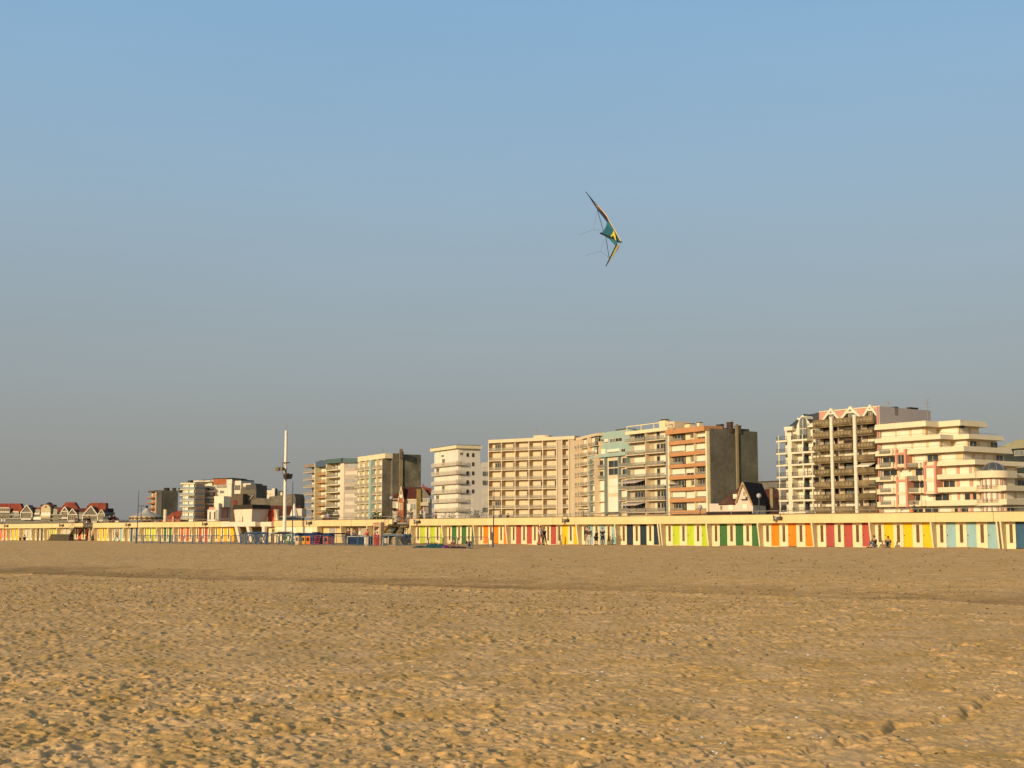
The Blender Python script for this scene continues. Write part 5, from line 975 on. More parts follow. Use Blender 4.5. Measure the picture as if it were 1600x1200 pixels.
m = MB(); m.box(q+.002, q+.12, 2.4, 2.95, 2.61, height(420, 796, 2.5, 0)); m.loft([(q+.13, 2.5, 2.61), (q+.6, 2.5, 2.61), (q+.6, 2.7, 2.61), (q+.13, 2.7, 2.61)], [(q+.13, 2.5, 4.1), (q+.2, 2.5, 4.1), (q+.2, 2.7, 4.1), (q+.13, 2.7, 4.1)]); m.build('panel_frame', FINM, r)
# ================================================================ WHITE MAST
t = -3.0; base = wl(444.3, t, 0); r = thing('signal_mast', 'tall white mast with floodlights and a camera bracket halfway up', 'mast', (base[0], base[1], -.2), WL.rz)
hh = height(447.3, 673, t, -.2); hm = height(446, 733, t, -.2); k = math.hypot(base[0], base[1])/F
MW = M('mast_white_paint', (.84, .76, .66), .5, .05, .6)
m = MB(); m.cyl((0, 0, 0), (0, 0, hm-1), 3.0*k, 2.35*k, 18); m.cyl((0, 0, hm-1), (0, 0, hh), 2.35*k, 2.15*k, 18); m.build('mast_tube', MW, r)
m = MB(); m.cyl((0, 0, hh), (0, 0, hh+8*k), .02); m.cyl((0, 0, hh+8*k), (.3, 0, hh+8.5*k), .03); m.build('lightning_rod', RAILM, r)
m = MB(); m.cyl((0, 0, hm+.75), (0, 0, hm+.82), .55, n=14); m.cyl((0, 0, hm-.6), (0, 0, hm-.52), .5, n=14)
for q in (-1, 1): m.cyl((q*.25, -.3, hm-.55), (q*.25, -.3, hm+.8), .03)
m.box(-.9, .9, -.42, -.34, hm-.05, hm+.03); m.build('service_ring', M('rusty_bracket', (.24, .17, .08), .7, .2, 3), r)
for x in (-.75, -.4, .38, ):
    m = MB(); m.cyl((x-.05, -.85, hm), (x, -.4, hm), .28, .12, 14); m.build('floodlight', M('dull_lamp_housing', (.22, .19, .12), .5, .2, 3), r)
m = MB(); m.loft([(.55, -.55, hm-1.3), (1.05, -.55, hm-1.3), (1.2, .1, hm-1.2), (.6, .1, hm-1.2)], [(.5, -.7, hm-.75), (1.15, -.7, hm-.7), (1.3, .2, hm-.6), (.5, .2, hm-.7)]); m.cyl((.3, -.2, hm-1.5), (.3, -.2, hm-.1), .05); m.box(0, .7, -.25, -.15, hm-.62, hm-.55); m.build('projector_box', M('mast_dark_box', (.05, .045, .04), .5, .2, 3), r)
m = MB(); m.cyl((-.75, 0, hm+.3), (-.75, 0, hm+1.9), .018); m.box(-.7, 0, -.05, .0, hm+.5, hm+.56); m.build('whip_aerial', RAILM, r)
# ================================================================ BLUE PLAYGROUND FENCE AND MASTS
FT = -9.0
def gz(s, t): p = WL.w(s, t); return sz(p[0], p[1])
def fence(px0, px1, lb, h=1.08):
    a, c = WL.s(px0, FT), WL.s(px1, FT); r = thing('playground_fence', lb, 'fence', WL.w(a, FT, 0), WL.rz, 'blue fences around the playground'); x = 0
    while x < c-a-.8:
        L = min(2.2, c-a-x); g = gz(a+x+L/2, FT)-.03; m = MB(); r0 = .14
        m.path([(x, 0, g), (x, 0, g+h-r0), (x+r0, 0, g+h), (x+L-.1-r0, 0, g+h), (x+L-.1, 0, g+h-r0), (x+L-.1, 0, g)], .035); m.path([(x, 0, g+.16), (x+L-.1, 0, g+.16)], .025)
        for k in range(1, 10): xx = x+(L-.1)*k/10; m.cyl((xx, 0, g+.16), (xx, 0, g+h), .012, n=4)
        m.build('fence_panel', BLUE, r); x += L
fence(212, 271, 'left stretch of blue fence in front of the lime and green doors'); fence(273, 385, 'blue fence stretch in front of the red crimson and amber doors'); fence(386, 520, 'blue fence stretch in front of the trampolines and the white mast')
fence(521, 646, 'blue fence stretch in front of the red ladder tower and the table'); 
BLUE_, BLUE = BLUE, M('grey_metal_fence', (.16, .15, .13), .6, .15, 2)
fence(648, 770, 'grey metal fence stretch ending at the thin mast before the orange doors', .98); BLUE = BLUE_
def mast(px0, px1, top, lb):
    p = wl(px0, FT-.1, 0); g = sz(p[0], p[1])-.2; r = thing('flag_pole', lb, 'pole', (p[0], p[1], g), WL.rz, 'thin bare poles of the beach club'); h = WL.z(px1, top, FT)-g; dx = WL.s(px1, FT, top)-WL.s(px0, FT)
    m = MB(); m.cyl((0, 0, 0), (dx*.8, 0, h*.6), .065, .05); m.cyl((dx*.8, 0, h*.6), (dx, 0, h), .05, .03); m.build('pole_shaft', M('dark_blue_pole', (.04, .06, .09), .5, .2, 2), r); m = MB(); m.cyl((0, 0, .05), (0, 0, 1.6), .1); m.build('pole_sleeve', BLUE, r)
mast(213.5, 217, 766, 'thin dark blue pole at the left end of the playground fence'); mast(457.5, 457.5, 752, 'thin dark blue pole just right of the white mast'); mast(770, 772, 763, 'thin leaning pole at the right end of the grey fence')
# ================================================================ PLAYGROUND
def pg(px, t, z=0): s = WL.s(px, t); p = WL.w(s, t); return (p[0], p[1], sz(p[0], p[1])-.02)
def trampoline(px, t, L, lb, slope=False):
    r = thing('trampoline', lb, 'trampoline', pg(px, t), WL.rz, 'trampolines behind the blue fence'); m = MB(); m.box(0, L, 0, 2.4, 1.10, 1.24); m.build('padded_edge', NAVY, r); m = MB(); m.box(.35, L-.35, .3, 2.1, 1.241, 1.25); m.build('jump_mat', BLACK, r)
    for x in (.1, L-.1):
        for y in (.1, 2.3): m = MB(); m.path([(x, y, 0), (x, y, 1.1)], .05); m.build('leg', BLUE, r)
    m = MB(); m.path([(.1, .05, .1), (L*.5, .05, 1.0), (L-.1, .05, .1)], .035); m.build('brace', BLUE, r)
    if slope: m = MB(); m.loft([(L+.0, .2, 1.2), (L+.0, 2.2, 1.2), (L, 2.2, 1.08), (L, .2, 1.08)], [(L+2.0, .2, 1.42), (L+2.0, 2.2, 1.42), (L+2, 2.2, 1.3), (L+2, .2, 1.3)]); m.build('end_deck', M('pale_grey_pad', (.36, .36, .33), .7, .1, 2), r)
trampoline(374, -6, 4.8, 'raised blue trampoline in front of the slanting pavilion pillars'); trampoline(398, -6, 2.6, 'raised trampoline with pale sloping end deck left of the white mast', True)
trampoline(435, -6.5, 4.2, 'raised navy trampoline behind the white mast foot'); trampoline(484, -6, 4.4, 'raised navy trampoline before the grey notice board')
def xframe(px, t, lb):
    r = thing('climbing_frame', lb, 'climbing frame', pg(px, t), WL.rz)
    for k in range(4): m = MB(); m.path([(k*1.1, 0, 0), (k*1.1+1.0, 0, 1.35)], .05); m.path([(k*1.1+1.0, .02, 0), (k*1.1, .02, 1.35)], .05); m.build('cross_bar', BLUE, r)
    for x in (0, 4.4): m = MB(); m.cyl((x, 0, 0), (x, 0, 1.4), .06); m.build('upright', BLUE, r)
    m = MB(); m.cyl((0, 0, 1.38), (4.4, 0, 1.38), .06); m.build('top_bar', BLUE, r)
xframe(384, -7.8, 'low blue climbing frame of crossed bars below the pavilion')
# swing with green frame
r = thing('play_swing', 'small green framed swing between the trampolines', 'swing', pg(447, -7.5), WL.rz); GP = M('green_paint', (.08, .34, .06), .5, .1, 2)
for x in (0, .85): m = MB(); m.path([(x, -.3, 0), (x, 0, 1.05), (x, .3, 0)], .05); m.build('leg', GP, r)
m = MB(); m.cyl((0, 0, 1.05), (.85, 0, 1.05), .05); m.build('top_bar', GP, r); m = MB(); m.box(.25, .6, -.12, .12, .4, .45); m.path([(.28, 0, .45), (.28, 0, 1.05)], .012); m.path([(.57, 0, .45), (.57, 0, 1.05)], .012); m.build('swing_seat', SHUT, r)
# playhouses: amber, orange, red
def house(px, t, wd, hgt, cn, lb, roof=None):
    mt = M(cn+'_plastic', {'amber': (.85, .42, .02), 'orange': (.85, .22, .02), 'red': (.45, .04, .03), 'coral': (.62, .16, .08), 'purple': (.12, .05, .12), 'cream': (.8, .66, .4)}[cn], .4, .08, 2)
    r = thing('playhouse', lb, 'playhouse', pg(px, t), WL.rz, 'small coloured play houses behind the fence'); m = MB(); m.box(0, wd, 0, .08, 0, hgt*.4); m.box(0, wd*.22, 0, .08, hgt*.4, hgt); m.box(wd*.78, wd, 0, .08, hgt*.4, hgt); m.box(wd*.22, wd*.78, 0, .08, hgt*.8, hgt)
    m.box(0, .08, .08, wd, 0, hgt); m.box(wd-.08, wd, .08, wd, 0, hgt); m.build('house_wall', mt, r); m = MB(); m.loft([(-.12, -.12, hgt+.002), (wd+.12, -.12, hgt+.002), (wd+.12, wd+.1, hgt+.002), (-.12, wd+.1, hgt+.002)], [(-.1, wd*.5-.05, hgt+.32), (wd+.1, wd*.5-.05, hgt+.32), (wd+.1, wd*.5+.05, hgt+.32), (-.1, wd*.5+.05, hgt+.32)]); m.build('house_roof', roof or NAVY, r)
house(461.5, -7.6, .62, 1.05, 'cream', 'little cream playhouse right of the thin dark blue pole'); house(466, -7.2, 1.5, 1.0, 'amber', 'amber yellow playhouse behind the fence'); house(477.5, -7.2, .9, 1.0, 'orange', 'bright orange playhouse beside the amber one'); house(484.5, -7.4, 1.0, 1.1, 'purple', 'dark purple playhouse right of the orange one'); house(505, -7.0, .9, .95, 'coral', 'coral red playhouse at the right of the group')
# red step climber
r = thing('ladder_climber', 'small red ladder climber between the dark and the coral play houses', 'climbing frame', pg(491, -7.6), WL.rz); RP = M('red_paint', (.42, .03, .03), .5, .12, 2)
for x in (0, .8): m = MB(); m.path([(x, 0, 0), (x, .3, 1.15)], .05); m.build('side_rail', RP, r)
for k in range(5): m = MB(); m.cyl((0, .05*k, .15+.22*k), (.8, .05*k, .15+.22*k), .045); m.build('rung', RP, r)
# slide tower
r = thing('slide_tower', 'tall tan and red slide tower with ladder rungs and a round porthole', 'slide', pg(582.5, -8.0), WL.rz); TT = M('tan_plastic', (.52, .34, .20), .5, .15, 2); Wd = 1.35
for x in (0, Wd-.26): m = MB(); m.box(x, x+.26, 0, .5, 0, 2.35); m.build('corner_post', TT, r)
m = MB(); m.box(.26, Wd-.26, 0, .1, 2.0, 2.3); m.box(.26, Wd-.26, .0, .1, 1.45, 1.6); m.box(.0, Wd, .0, .5, 2.351, 2.46); m.build('cross_panel', TT, r); m = MB(); m.box(.26, Wd-.26, -.05, .1, 0, 1.2); lp = m.build('red_ladder', RP, r); m = MB()
for k in range(5): m.box(.3, Wd-.3, -.12, -.051, .15+.2*k, .2+.2*k)
m.build('rung', M('worn_red', (.6, .16, .1), .5, .1, 2), lp); m = MB(); m.ring((Wd*.62, -.03, 1.42), .22, .05, (0, 1, 0)); m.build('porthole', SHUT, r)
r = thing('slide_chute', 'long grey slide with rolled end running right from the ladder tower', 'slide', pg(598, -7.8), WL.rz)
m = MB(); m.loft([(0, 0, 1.28), (0, .8, 1.28), (0, .8, 1.05), (0, 0, 1.05)], [(3.6, 0, 1.18), (3.6, .8, 1.18), (3.6, .8, .95), (3.6, 0, .95)]); m.build('chute', M('slate_plastic', (.16, .165, .165), .5, .1, 2), r); m = MB(); m.cyl((3.6, -.02, 1.0), (3.6, .82, 1.0), .18, n=12); m.build('rolled_end', NAVY, r); m = MB(); m.path([(.3, .1, 0), (.9, .1, 1.1)], .05); m.path([(3.3, .1, 0), (2.2, .1, 1.0)], .05); m.build('leg', RAILM, r)
# folding screen and crate
r = thing('folding_table', 'white frame folding table under the grey slide', 'table', pg(598, -8.6), WL.rz); m = MB(); m.box(.1, .8, 0, .06, .3, .85); m.build('table_board', SHUT2, r)
for x in (.0, .9): m = MB(); m.path([(x, 0, 0), (x+.1, 0, .95)], .03); m.build('leg', SHUT, r)
r = thing('wooden_crate', 'big pale plank crate leaning beside the grey slide', 'crate', pg(608, -8.0), WL.rz); m = MB(); m.loft([(0, 0, 0), (1.0, 0, 0), (1.0, .8, 0), (0, .8, 0)], [(.45, 0, .85), (1.0, 0, .95), (1.0, .8, .95), (.45, .8, .85)]); m.build('crate_boards', M('pale_planks', (.62, .48, .26), .8, .12, 4, streak=True), r); m = MB()
for k in range(3): m.box(.5+k*.2, .54+k*.2, -.03, -.002, 0, .84)
m.build('crate_battens', TAN, r)
r = thing('slatted_box', 'grey slatted storage box under the near stairs', 'box', pg(616.5, -7.0), WL.rz); m = MB(); m.box(0, 1.2, 0, .8, 0, 1.0); m.build('box_body', CONC, r); m = MB()
for k in range(6): m.box(.08+k*.19, .15+k*.19, -.04, -.001, .05, .95)
m.build('box_slats', TAN, r)
# bin, table, benches
r = thing('litter_bin', 'white slatted litter bin left of the ladder tower', 'bin', pg(570.5, -8.4), WL.rz); m = MB(); m.cyl((.3, 0, 0), (.3, 0, 1.0), .22, .24, 14); m.build('bin_body', SHUT, r); m = MB()
for k in range(10): a_ = math.pi+math.pi*k/9; m.cyl((.3+.25*math.cos(a_), .25*math.sin(a_), .05), (.3+.26*math.cos(a_), .26*math.sin(a_), .95), .03)
m.build('bin_slats', SHUT, r); m = MB(); m.cyl((.3, 0, 1.001), (.3, 0, 1.06), .28, n=14); m.build('bin_rim', SHUT, r)
r = thing('long_table', 'long dark blue table with white edge where the club people gather', 'table', pg(543, -7.6), WL.rz); m = MB(); m.box(0, 3.6, 0, .9, .92, .98); m.build('table_top', SHUT, r); m = MB(); m.box(.02, 3.58, .1, .8, .1, .915); m.build('table_skirt', NAVY, r)
for x in (.2, 1.7, 3.4): m = MB(); m.path([(x, -.06, 0), (x, -.06, .9)], .05); m.build('leg', BLUE, r)
def tent(px, t, L, h, lb, mt, n):
    r = thing(n, lb, 'beach gear', pg(px, t), WL.rz); m = MB(); rg = random.Random(px); N = 16; P = []
    for i in range(N+1):
        x = L*i/N; hh = h*(.35+.65*abs(math.sin(i*.9+px)))*math.sin(math.pi*min(max(i/N, .04), .96))**.5; P.append((x, hh))
    for (x0, h0), (x1, h1) in zip(P[:-1], P[1:]): m.loft([(x0, -.4, 0), (x0, -.1, h0), (x0, .3, h0*.8), (x0, .6, 0)], [(x1, -.4, 0), (x1, -.1, h1), (x1, .3, h1*.8), (x1, .6, 0)])
    m.build('crumpled_cloth', mt, r)
TC = M('teal_cloth', (.006, .075, .085), .7, .25, 3)
tent(665, -11, 2.3, .45, 'crumpled teal beach shelter lying before the lime doors', TC, 'beach_shelter'); tent(648, -11, 1.7, .22, 'flat teal cloth lying left of the crumpled beach shelter', TC, 'beach_cloth'); tent(681, -11, 1.6, .42, 'teal sail heap between the beach shelter and the magenta bag', TC, 'sail_cloth'); tent(693.5, -11.4, .45, .36, 'magenta beach bag at the end of the teal cloths', M('magenta_bag', (.30, .05, .22), .6, .1, 3), 'beach_bag'); tent(698, -11.3, 3.4, .2, 'dark towels and clothes spread beside the seated child', M('dark_towel', (.06, .02, .03), .8, .3, 4), 'towel_pile')
# ================================================================ PEOPLE
def skin(name, pts, edges, mat, parent, sub=1, root=0):
    me = bpy.data.meshes.new(name+'_tmp'); me.from_pydata([p[:3] for p in pts], edges, []); o = bpy.data.objects.new(name+'_tmp', me); col.objects.link(o)
    o.modifiers.new('s', 'SKIN')
    if not me.skin_vertices: me.attributes.new if 0 else None
    sv = me.skin_vertices[0].data if me.skin_vertices else None
    if sv is None:
        bpy.context.view_layer.objects.active = o; bpy.ops.mesh.customdata_skin_add(); sv = me.skin_vertices[0].data
    for i, p in enumerate(pts): r = p[3]; sv[i].radius = (r, p[4] if len(p) > 4 else r); sv[i].use_root = (i == root)
    if sub: su = o.modifiers.new('u', 'SUBSURF'); su.levels = sub; su.render_levels = sub
    dg = bpy.context.evaluated_depsgraph_get(); nm = bpy.data.meshes.new_from_object(o.evaluated_get(dg)); nm.name = name; bpy.data.objects.remove(o); nm.materials.clear(); nm.materials.append(mat)
    nm.polygons.foreach_set('use_smooth', [True]*len(nm.polygons)); q = bpy.data.objects.new(name, nm); col.objects.link(q); q.parent = parent; return q
SKIN = M('skin', (.50, .28, .18), .6, .05, 5)
def cl(n, c): return M(n+'_cloth', c, .9, .12, 6)
def person(lb, loc, face, h=1.72, pose='stand', top=('white', (.75, .70, .65)), leg=('dark', (.03, .03, .04)), hair=(.05, .03, .02), long=False, shoes=True, skirt=False, bare=False, fat=1.0):
    """face: heading in degrees in plan the person looks towards (0 = towards -Y of its own frame turned)"""
    r = thing('person', lb, 'person', loc, math.radians(face)); k = h/1.72; f = fat
    V = lambda x, y, z, ra, rb=None: (x*k, y*k, z*k, ra*k, (rb or ra)*k)
    hp = .93; dy = 0
    if pose == 'sit': hp = .14
    if pose == 'chair': hp = .52
    sh = hp+.50; lean = {'sit': .06, 'chair': .03, 'cycle': .28, 'bend': .2}.get(pose, .0)
    if pose == 'cycle': hp = .95; sh = hp+.44
    pelvis = (0, 0, hp); chest = (0, -lean*.6, hp+.32); nk = (0, -lean, sh+.06); hd = (0, -lean-.02, sh+.21)
    L = []
    for s in (-1, 1):
        if pose in ('stand', 'bend'): kn, an, to = (s*.10, -.02, .48), (s*.11, .02, .07), (s*.13, -.14, .03)
        elif pose == 'walk': kn, an, to = ((s*.09, -.16, .50), (s*.09, -.30, .09), (s*.09, -.46, .05)) if s > 0 else ((s*.09, .08, .49), (s*.09, .34, .16), (s*.09, .22, .05))
        elif pose == 'sit': kn, an, to = (s*.17, -.36, .46), (s*.15, -.58, .07), (s*.16, -.74, .04)
        elif pose == 'chair': kn, an, to = (s*.14, -.42, .50), (s*.13, -.44, .09), (s*.14, -.60, .05)
        elif pose == 'cycle': kn, an, to = ((s*.09, -.32, .80), (s*.09, -.22, .42), (s*.09, -.36, .38)) if s > 0 else ((s*.09, -.14, .55), (s*.09, -.02, .16), (s*.09, -.16, .12))
        elif pose == 'lie': kn, an, to = (s*.1, -.4, .25), (s*.1, -.85, .06), (s*.1, -.98, .1)
        L.append((s, (s*.095, 0, hp-.03), kn, an, to))
    A = []
    for s in (-1, 1):
        so = (s*.185, -lean, sh-.02)
        if pose == 'walk': el, wr = (s*.24, -lean+.14*s, sh-.29), (s*.22, -lean-.02+.20*s, sh-.53)
        elif pose in ('sit',): el, wr = (s*.24, -.22, sh-.22), (s*.14, -.44, sh-.16)
        elif pose == 'cycle': el, wr = (s*.23, -.42, sh-.22), (s*.21, -.62, sh-.36)
        elif pose == 'bend': el, wr = (s*.23, -.16, sh-.25), (s*.10, -.32, sh-.12)
        elif pose == 'chair': el, wr = (s*.24, -.12, sh-.26), (s*.16, -.36, sh-.30)
        else: el, wr = (s*.235, .01, sh-.30), (s*.24, -.06, sh-.55)
        A.append((s, so, el, wr))
    # body: one continuous skinned figure
    P = [V(*pelvis, .115*f, .095), V(*chest, .135*f, .10), V(0, -lean, sh-.03, .11, .085), V(*nk, .05), V(hd[0], hd[1], hd[2]-.06, .075, .085), V(*hd, .082, .095), V(hd[0], hd[1]+.005, hd[2]+.085, .06, .07)]
    E = [(0, 1), (1, 2), (2, 3), (3, 4), (4, 5), (5, 6)]; n = len(P); P.append(V(0, hd[1]-.115, hd[2]-.035, .014)); E.append((5, n))
    for s, a, kn, an, to in L:
        n = len(P); P += [V(*a, .085*f), V(*kn, .058), V(*an, .038), V(*to, .036, .022)]; E += [(0, n), (n, n+1), (n+1, n+2), (n+2, n+3)]
    hands = []
    for s, a, el, wr in A:
        n = len(P); d = Vector(wr)-Vector(el); d.normalize(); pm = Vector(wr)+d*.07; P += [V(*a, .058), V(*el, .042), V(*wr, .026), V(*pm, .036, .02)]; E += [(2, n), (n, n+1), (n+1, n+2), (n+2, n+3)]; hands.append((s, Vector(wr), d, pm))
    skin('body', P, E, SKIN, r, 1)
    for s, wr, d, pm in hands:      # five slightly curled fingers
        m = MB(); side = Vector((0, 1, 0)).cross(d); side = side.normalized() if side.length > .1 else Vector((1, 0, 0)); oth = d.cross(side)
        for q, ln in enumerate((.065, .075, .07, .055)):
            b0 = (pm+oth*(-.024+.016*q)*1.2+d*.0)*k; b1 = b0+d*ln*.6*k; b2 = b1+(d*.5-side*s*.5)*ln*.6*k; m.cyl(b0, b1, .009*k, .008*k, 5); m.cyl(b1, b2, .008*k, .006*k, 5)
        b0 = (wr+d*.03)*k; b1 = b0+(d*.03-oth*.035)*k; m.cyl(b0, b1, .011*k, .009*k, 5); m.cyl(b1, b1+d*.03*k, .009*k, .007*k, 5); m.build('fingers', SKIN, r)
    tm, lm = cl(*top), cl(*leg)
    P = [V(pelvis[0], pelvis[1], pelvis[2]+.03, .14*f, .115), V(*chest, .155*f, .12), V(0, -lean, sh-.03, .125, .10)]; E = [(0, 1), (1, 2)]
    for s, a, el, wr in A:
        n = len(P); e2 = [a[i]+(el[i]-a[i])*(1 if not bare else .5) for i in range(3)]; P += [V(*a, .075), V(*e2, .058)]; E += [(2, n), (n, n+1)]
        if not bare: w2 = [el[i]+(wr[i]-el[i])*.85 for i in range(3)]; P.append(V(*w2, .042)); E.append((n+1, n+2))
    skin('jacket' if not bare else 'shirt', P, E, tm, r, 1, 1)
    P = [V(pelvis[0], pelvis[1], pelvis[2]+.01, .135*f, .11)]; E = []
    for s, a, kn, an, to in L:
        n = len(P); P += [V(*a, .10*f), V(*kn, .072)]; E += [(0, n), (n, n+1)]
        if not skirt: a2 = [kn[i]+(an[i]-kn[i])*.86 for i in range(3)]; P.append(V(*a2, .055)); E.append((n+1, n+2))
    skin('trousers' if not skirt else 'shorts', P, E, lm, r, 1)
    for s, a, kn, an, to in L: m = MB(); m.cyl(tuple(v*k for v in (an[0], an[1]+.05, max(an[2]-.02, .045))), tuple(v*k for v in (to[0], to[1]-.03, max(to[2], .035))), .05*k, .038*k, 8); m.build('shoe', BLACK if shoes else SKIN, r, smooth=True)
    m = MB(); m.ball((0, (hd[1]+.022)*k, (hd[2]+.035)*k), .10*k, .11*k, .105*k, 12, 6, -.35); hm = M('hair_%d' % int(hair[0]*1000), hair, .7, .2, 8)
    if long: m.ball((0, (hd[1]+.075)*k, (hd[2]-.08)*k), .10*k, .06*k, .17*k, 10, 6)
    m.build('hair', hm, r, smooth=True)
    m = MB()
    for s in (-1, 1): m.ball((s*.032*k, (hd[1]-.088)*k, (hd[2]+.0)*k), .011*k, n=6, m=4)
    m.build('eyes', BLACK, r); return r
def wp(px, t, ground=True):
    s = WL.s(px, t, 845); p = WL.w(s, t); return (p[0], p[1], sz(p[0], p[1])) if ground else (p[0], p[1], DECK)
RZD = math.degrees(WL.rz)
K = ('black', (.012, .012, .014)); GR = ('grey_jeans', (.16, .18, .20))
person('man in white shirt and khaki trousers walking beside a woman in black', wp(844.5, -2.5), RZD+90, 1.80, 'walk', ('white', (.72, .68, .66)), ('khaki', (.26, .19, .11)))
person('long haired woman in black walking right of the man in the white shirt', wp(850.5, -2.6), RZD+80, 1.66, 'walk', K, K, long=True)
person('tall adult in dark jacket and grey trousers at the left of the standing group', wp(917, -1.8), RZD+20, 1.78, 'stand', ('navy', (.03, .03, .04)), ('grey', (.30, .26, .22)), hair=(.2, .1, .04))
person('adult in brown jacket and pale shorts in front of the light blue doors', wp(920.8, -2.4), RZD-150, 1.66, 'stand', ('brown', (.10, .06, .03)), ('pale', (.70, .60, .48)), skirt=True)
person('child in black turned away in front of the light blue block', wp(930, -2), RZD+160, 1.42, 'bend', K, K, skirt=True, hair=(.15, .08, .04))
person('child in dark brown jacket beside the child in black', wp(933, -1.4), RZD+120, 1.35, 'stand', ('dark_brown', (.05, .03, .015)), K, skirt=True)
person('woman in black dress with arms crossed right of the standing children', wp(941.5, -2), RZD+40, 1.58, 'bend', K, K, skirt=True)
person('seated person in black jacket and grey jeans leaning on the fin beside the yellow doors', wp(1367, -.7), RZD-10, 1.72, 'sit', K, GR, fat=1.1)
person('seated long haired woman in dark top before the first yellow door', wp(1388, -.9), RZD+25, 1.62, 'sit', ('charcoal', (.04, .04, .035)), ('blue_grey_jeans', (.14, .16, .17)), long=True, hair=(.08, .04, .02))
person('man in dark blue shirt and grey trousers seated on the sand by the grey fence', wp(732, -11.6), RZD+62, 1.80, 'sit', ('dark_navy', (.02, .025, .05)), GR)
person('small child in pink sitting behind the grey fence', wp(709.5, -8.3), RZD+10, 1.35, 'sit', ('pink', (.50, .16, .16)), ('pink', (.50, .16, .16)), hair=(.18, .10, .05))
person('grey haired man in white shirt standing at the long table', wp(562.5, -6.5), RZD-10, 1.78, 'stand', ('white', (.72, .68, .66)), K, hair=(.35, .30, .26), bare=False)
person('dark haired woman sitting at the left end of the long table', (lambda p: (p[0], p[1], p[2]+.55))(wp(545.5, -6.3)), RZD, 1.6, 'chair', ('maroon', (.16, .05, .05)), K, long=True)
person('person in black and white top sitting in the middle of the long table', (lambda p: (p[0], p[1], p[2]+.5))(wp(554, -6.3)), RZD+20, 1.6, 'chair', ('black_white', (.20, .18, .18)), K, long=True)
person('person in red hooded top sitting behind the ladder tower', (lambda p: (p[0], p[1], p[2]+.42))(wp(574, -6.2)), RZD, 1.55, 'chair', ('red', (.50, .05, .03)), K, fat=1.2, hair=(.4, .05, .03))
person('walker in pale pink grey clothes before the far light blue doors', wp(181.8, -2.2), RZD+150, 1.90, 'walk', ('pale_pink', (.50, .36, .32)), ('pale_pink_grey', (.42, .33, .30)), hair=(.3, .18, .12))
person('sunbather in dark clothes sitting at far left before the whitish doors', wp(38.5, -3), RZD+60, 1.6, 'sit', K, ('brown', (.10, .06, .03))); person('person lying low on the sand left of the dark sunbather', wp(31, -3), RZD+70, 1.15, 'sit', ('dark_brown', (.05, .03, .015)), K)
# on the promenade
def dk(px, t): return wp(px, t, False)
person('cyclist in white shirt on the promenade right of the near stairs', (lambda p: (p[0], p[1], p[2]+.12))(dk(657, 2.5)), RZD+80, 1.80, 'cycle', ('white', (.72, .68, .66)), K)
person('person in dark clothes standing at the top of the near stairs', dk(641.5, 1.8), RZD+30, 1.75, 'stand', ('slate', (.10, .11, .12)), K); person('person in pale top beside the dark clad one at the near stairs top', dk(638, 1.2), RZD+60, 1.35, 'stand', ('pale', (.70, .60, .48)), ('tan', (.40, .25, .14)))
person('seated woman in red brown top on the promenade left of the dark bicycles', (lambda p: (p[0], p[1], p[2]+.15))(dk(681, 1.6)), RZD, 1.65, 'chair', ('red_brown', (.25, .08, .05)), ('peach', (.55, .34, .22)))
person('small dark figure on the promenade before the left honeycomb balconies', dk(781.5, 2.2), RZD, 1.3, 'stand', ('slate', (.10, .11, .12)), ('grey', (.30, .26, .22))); person('figure in white trousers bending on the promenade near the honeycomb block', dk(793, 2.5), RZD+70, 1.15, 'bend', K, ('white', (.72, .68, .66)))
person('man in lavender shirt on the promenade right of the white mast', dk(511.5, 1.6), RZD+10, 1.62, 'stand', ('lavender', (.34, .32, .46)), ('dark_red', (.20, .04, .04)), fat=1.15); person('dark clad companion left of the man in lavender', (lambda p: (p[0], p[1], p[2]+.1))(dk(507, 2)), RZD, 1.4, 'chair', K, K, fat=1.3); person('dark clad companion right of the man in lavender', (lambda p: (p[0], p[1], p[2]+.1))(dk(515.5, 2)), RZD, 1.4, 'chair', K, K, fat=1.3)
person('dark haired person with an orange bag on the promenade before the terraced building', dk(1430, 1.4), RZD-80, 1.45, 'stand', ('slate', (.10, .11, .12)), K); person('child in orange on the promenade left of the dark haired person', dk(1425.5, 1.2), RZD, 1.15, 'stand', ('orange', (.75, .25, .06)), K, hair=(.5, .2, .08))
person('man in white at the far left edge of the promenade', dk(1.5, 2), RZD, 1.85, 'stand', ('white', (.72, .68, .66)), K); person('second man in white near the far left edge of the promenade', dk(6, 2), RZD+180, 1.8, 'stand', ('white', (.72, .68, .66)), ('grey', (.30, .26, .22)))
person('person in dark red jacket at the top of the far stairs', dk(117.5, 1.5), RZD, 1.8, 'stand', ('maroon', (.16, .05, .05)), K); person('person in navy at the top of the far stairs', dk(131, .9), RZD+40, 1.75, 'stand', ('navy', (.03, .03, .04)), ('blue_grey_jeans', (.14, .16, .17))); person('person in blue jacket bending at the top of the far stairs', dk(140.5, .9), RZD-40, 1.6, 'bend', ('blue', (.05, .08, .16)), GR); person('person in red trousers on the far stairs landing', dk(137, .5), RZD+70, 1.7, 'walk', K, ('dark_red', (.20, .04, .04)))
person('dark silhouetted walker right of the red roofed hotel', dk(170.5, 3), RZD+80, 1.85, 'walk', K, ('orange_brown', (.30, .12, .05))); person('second dark walker by the little red roof', dk(176.5, 3), RZD+85, 2.0, 'stand', K, K)
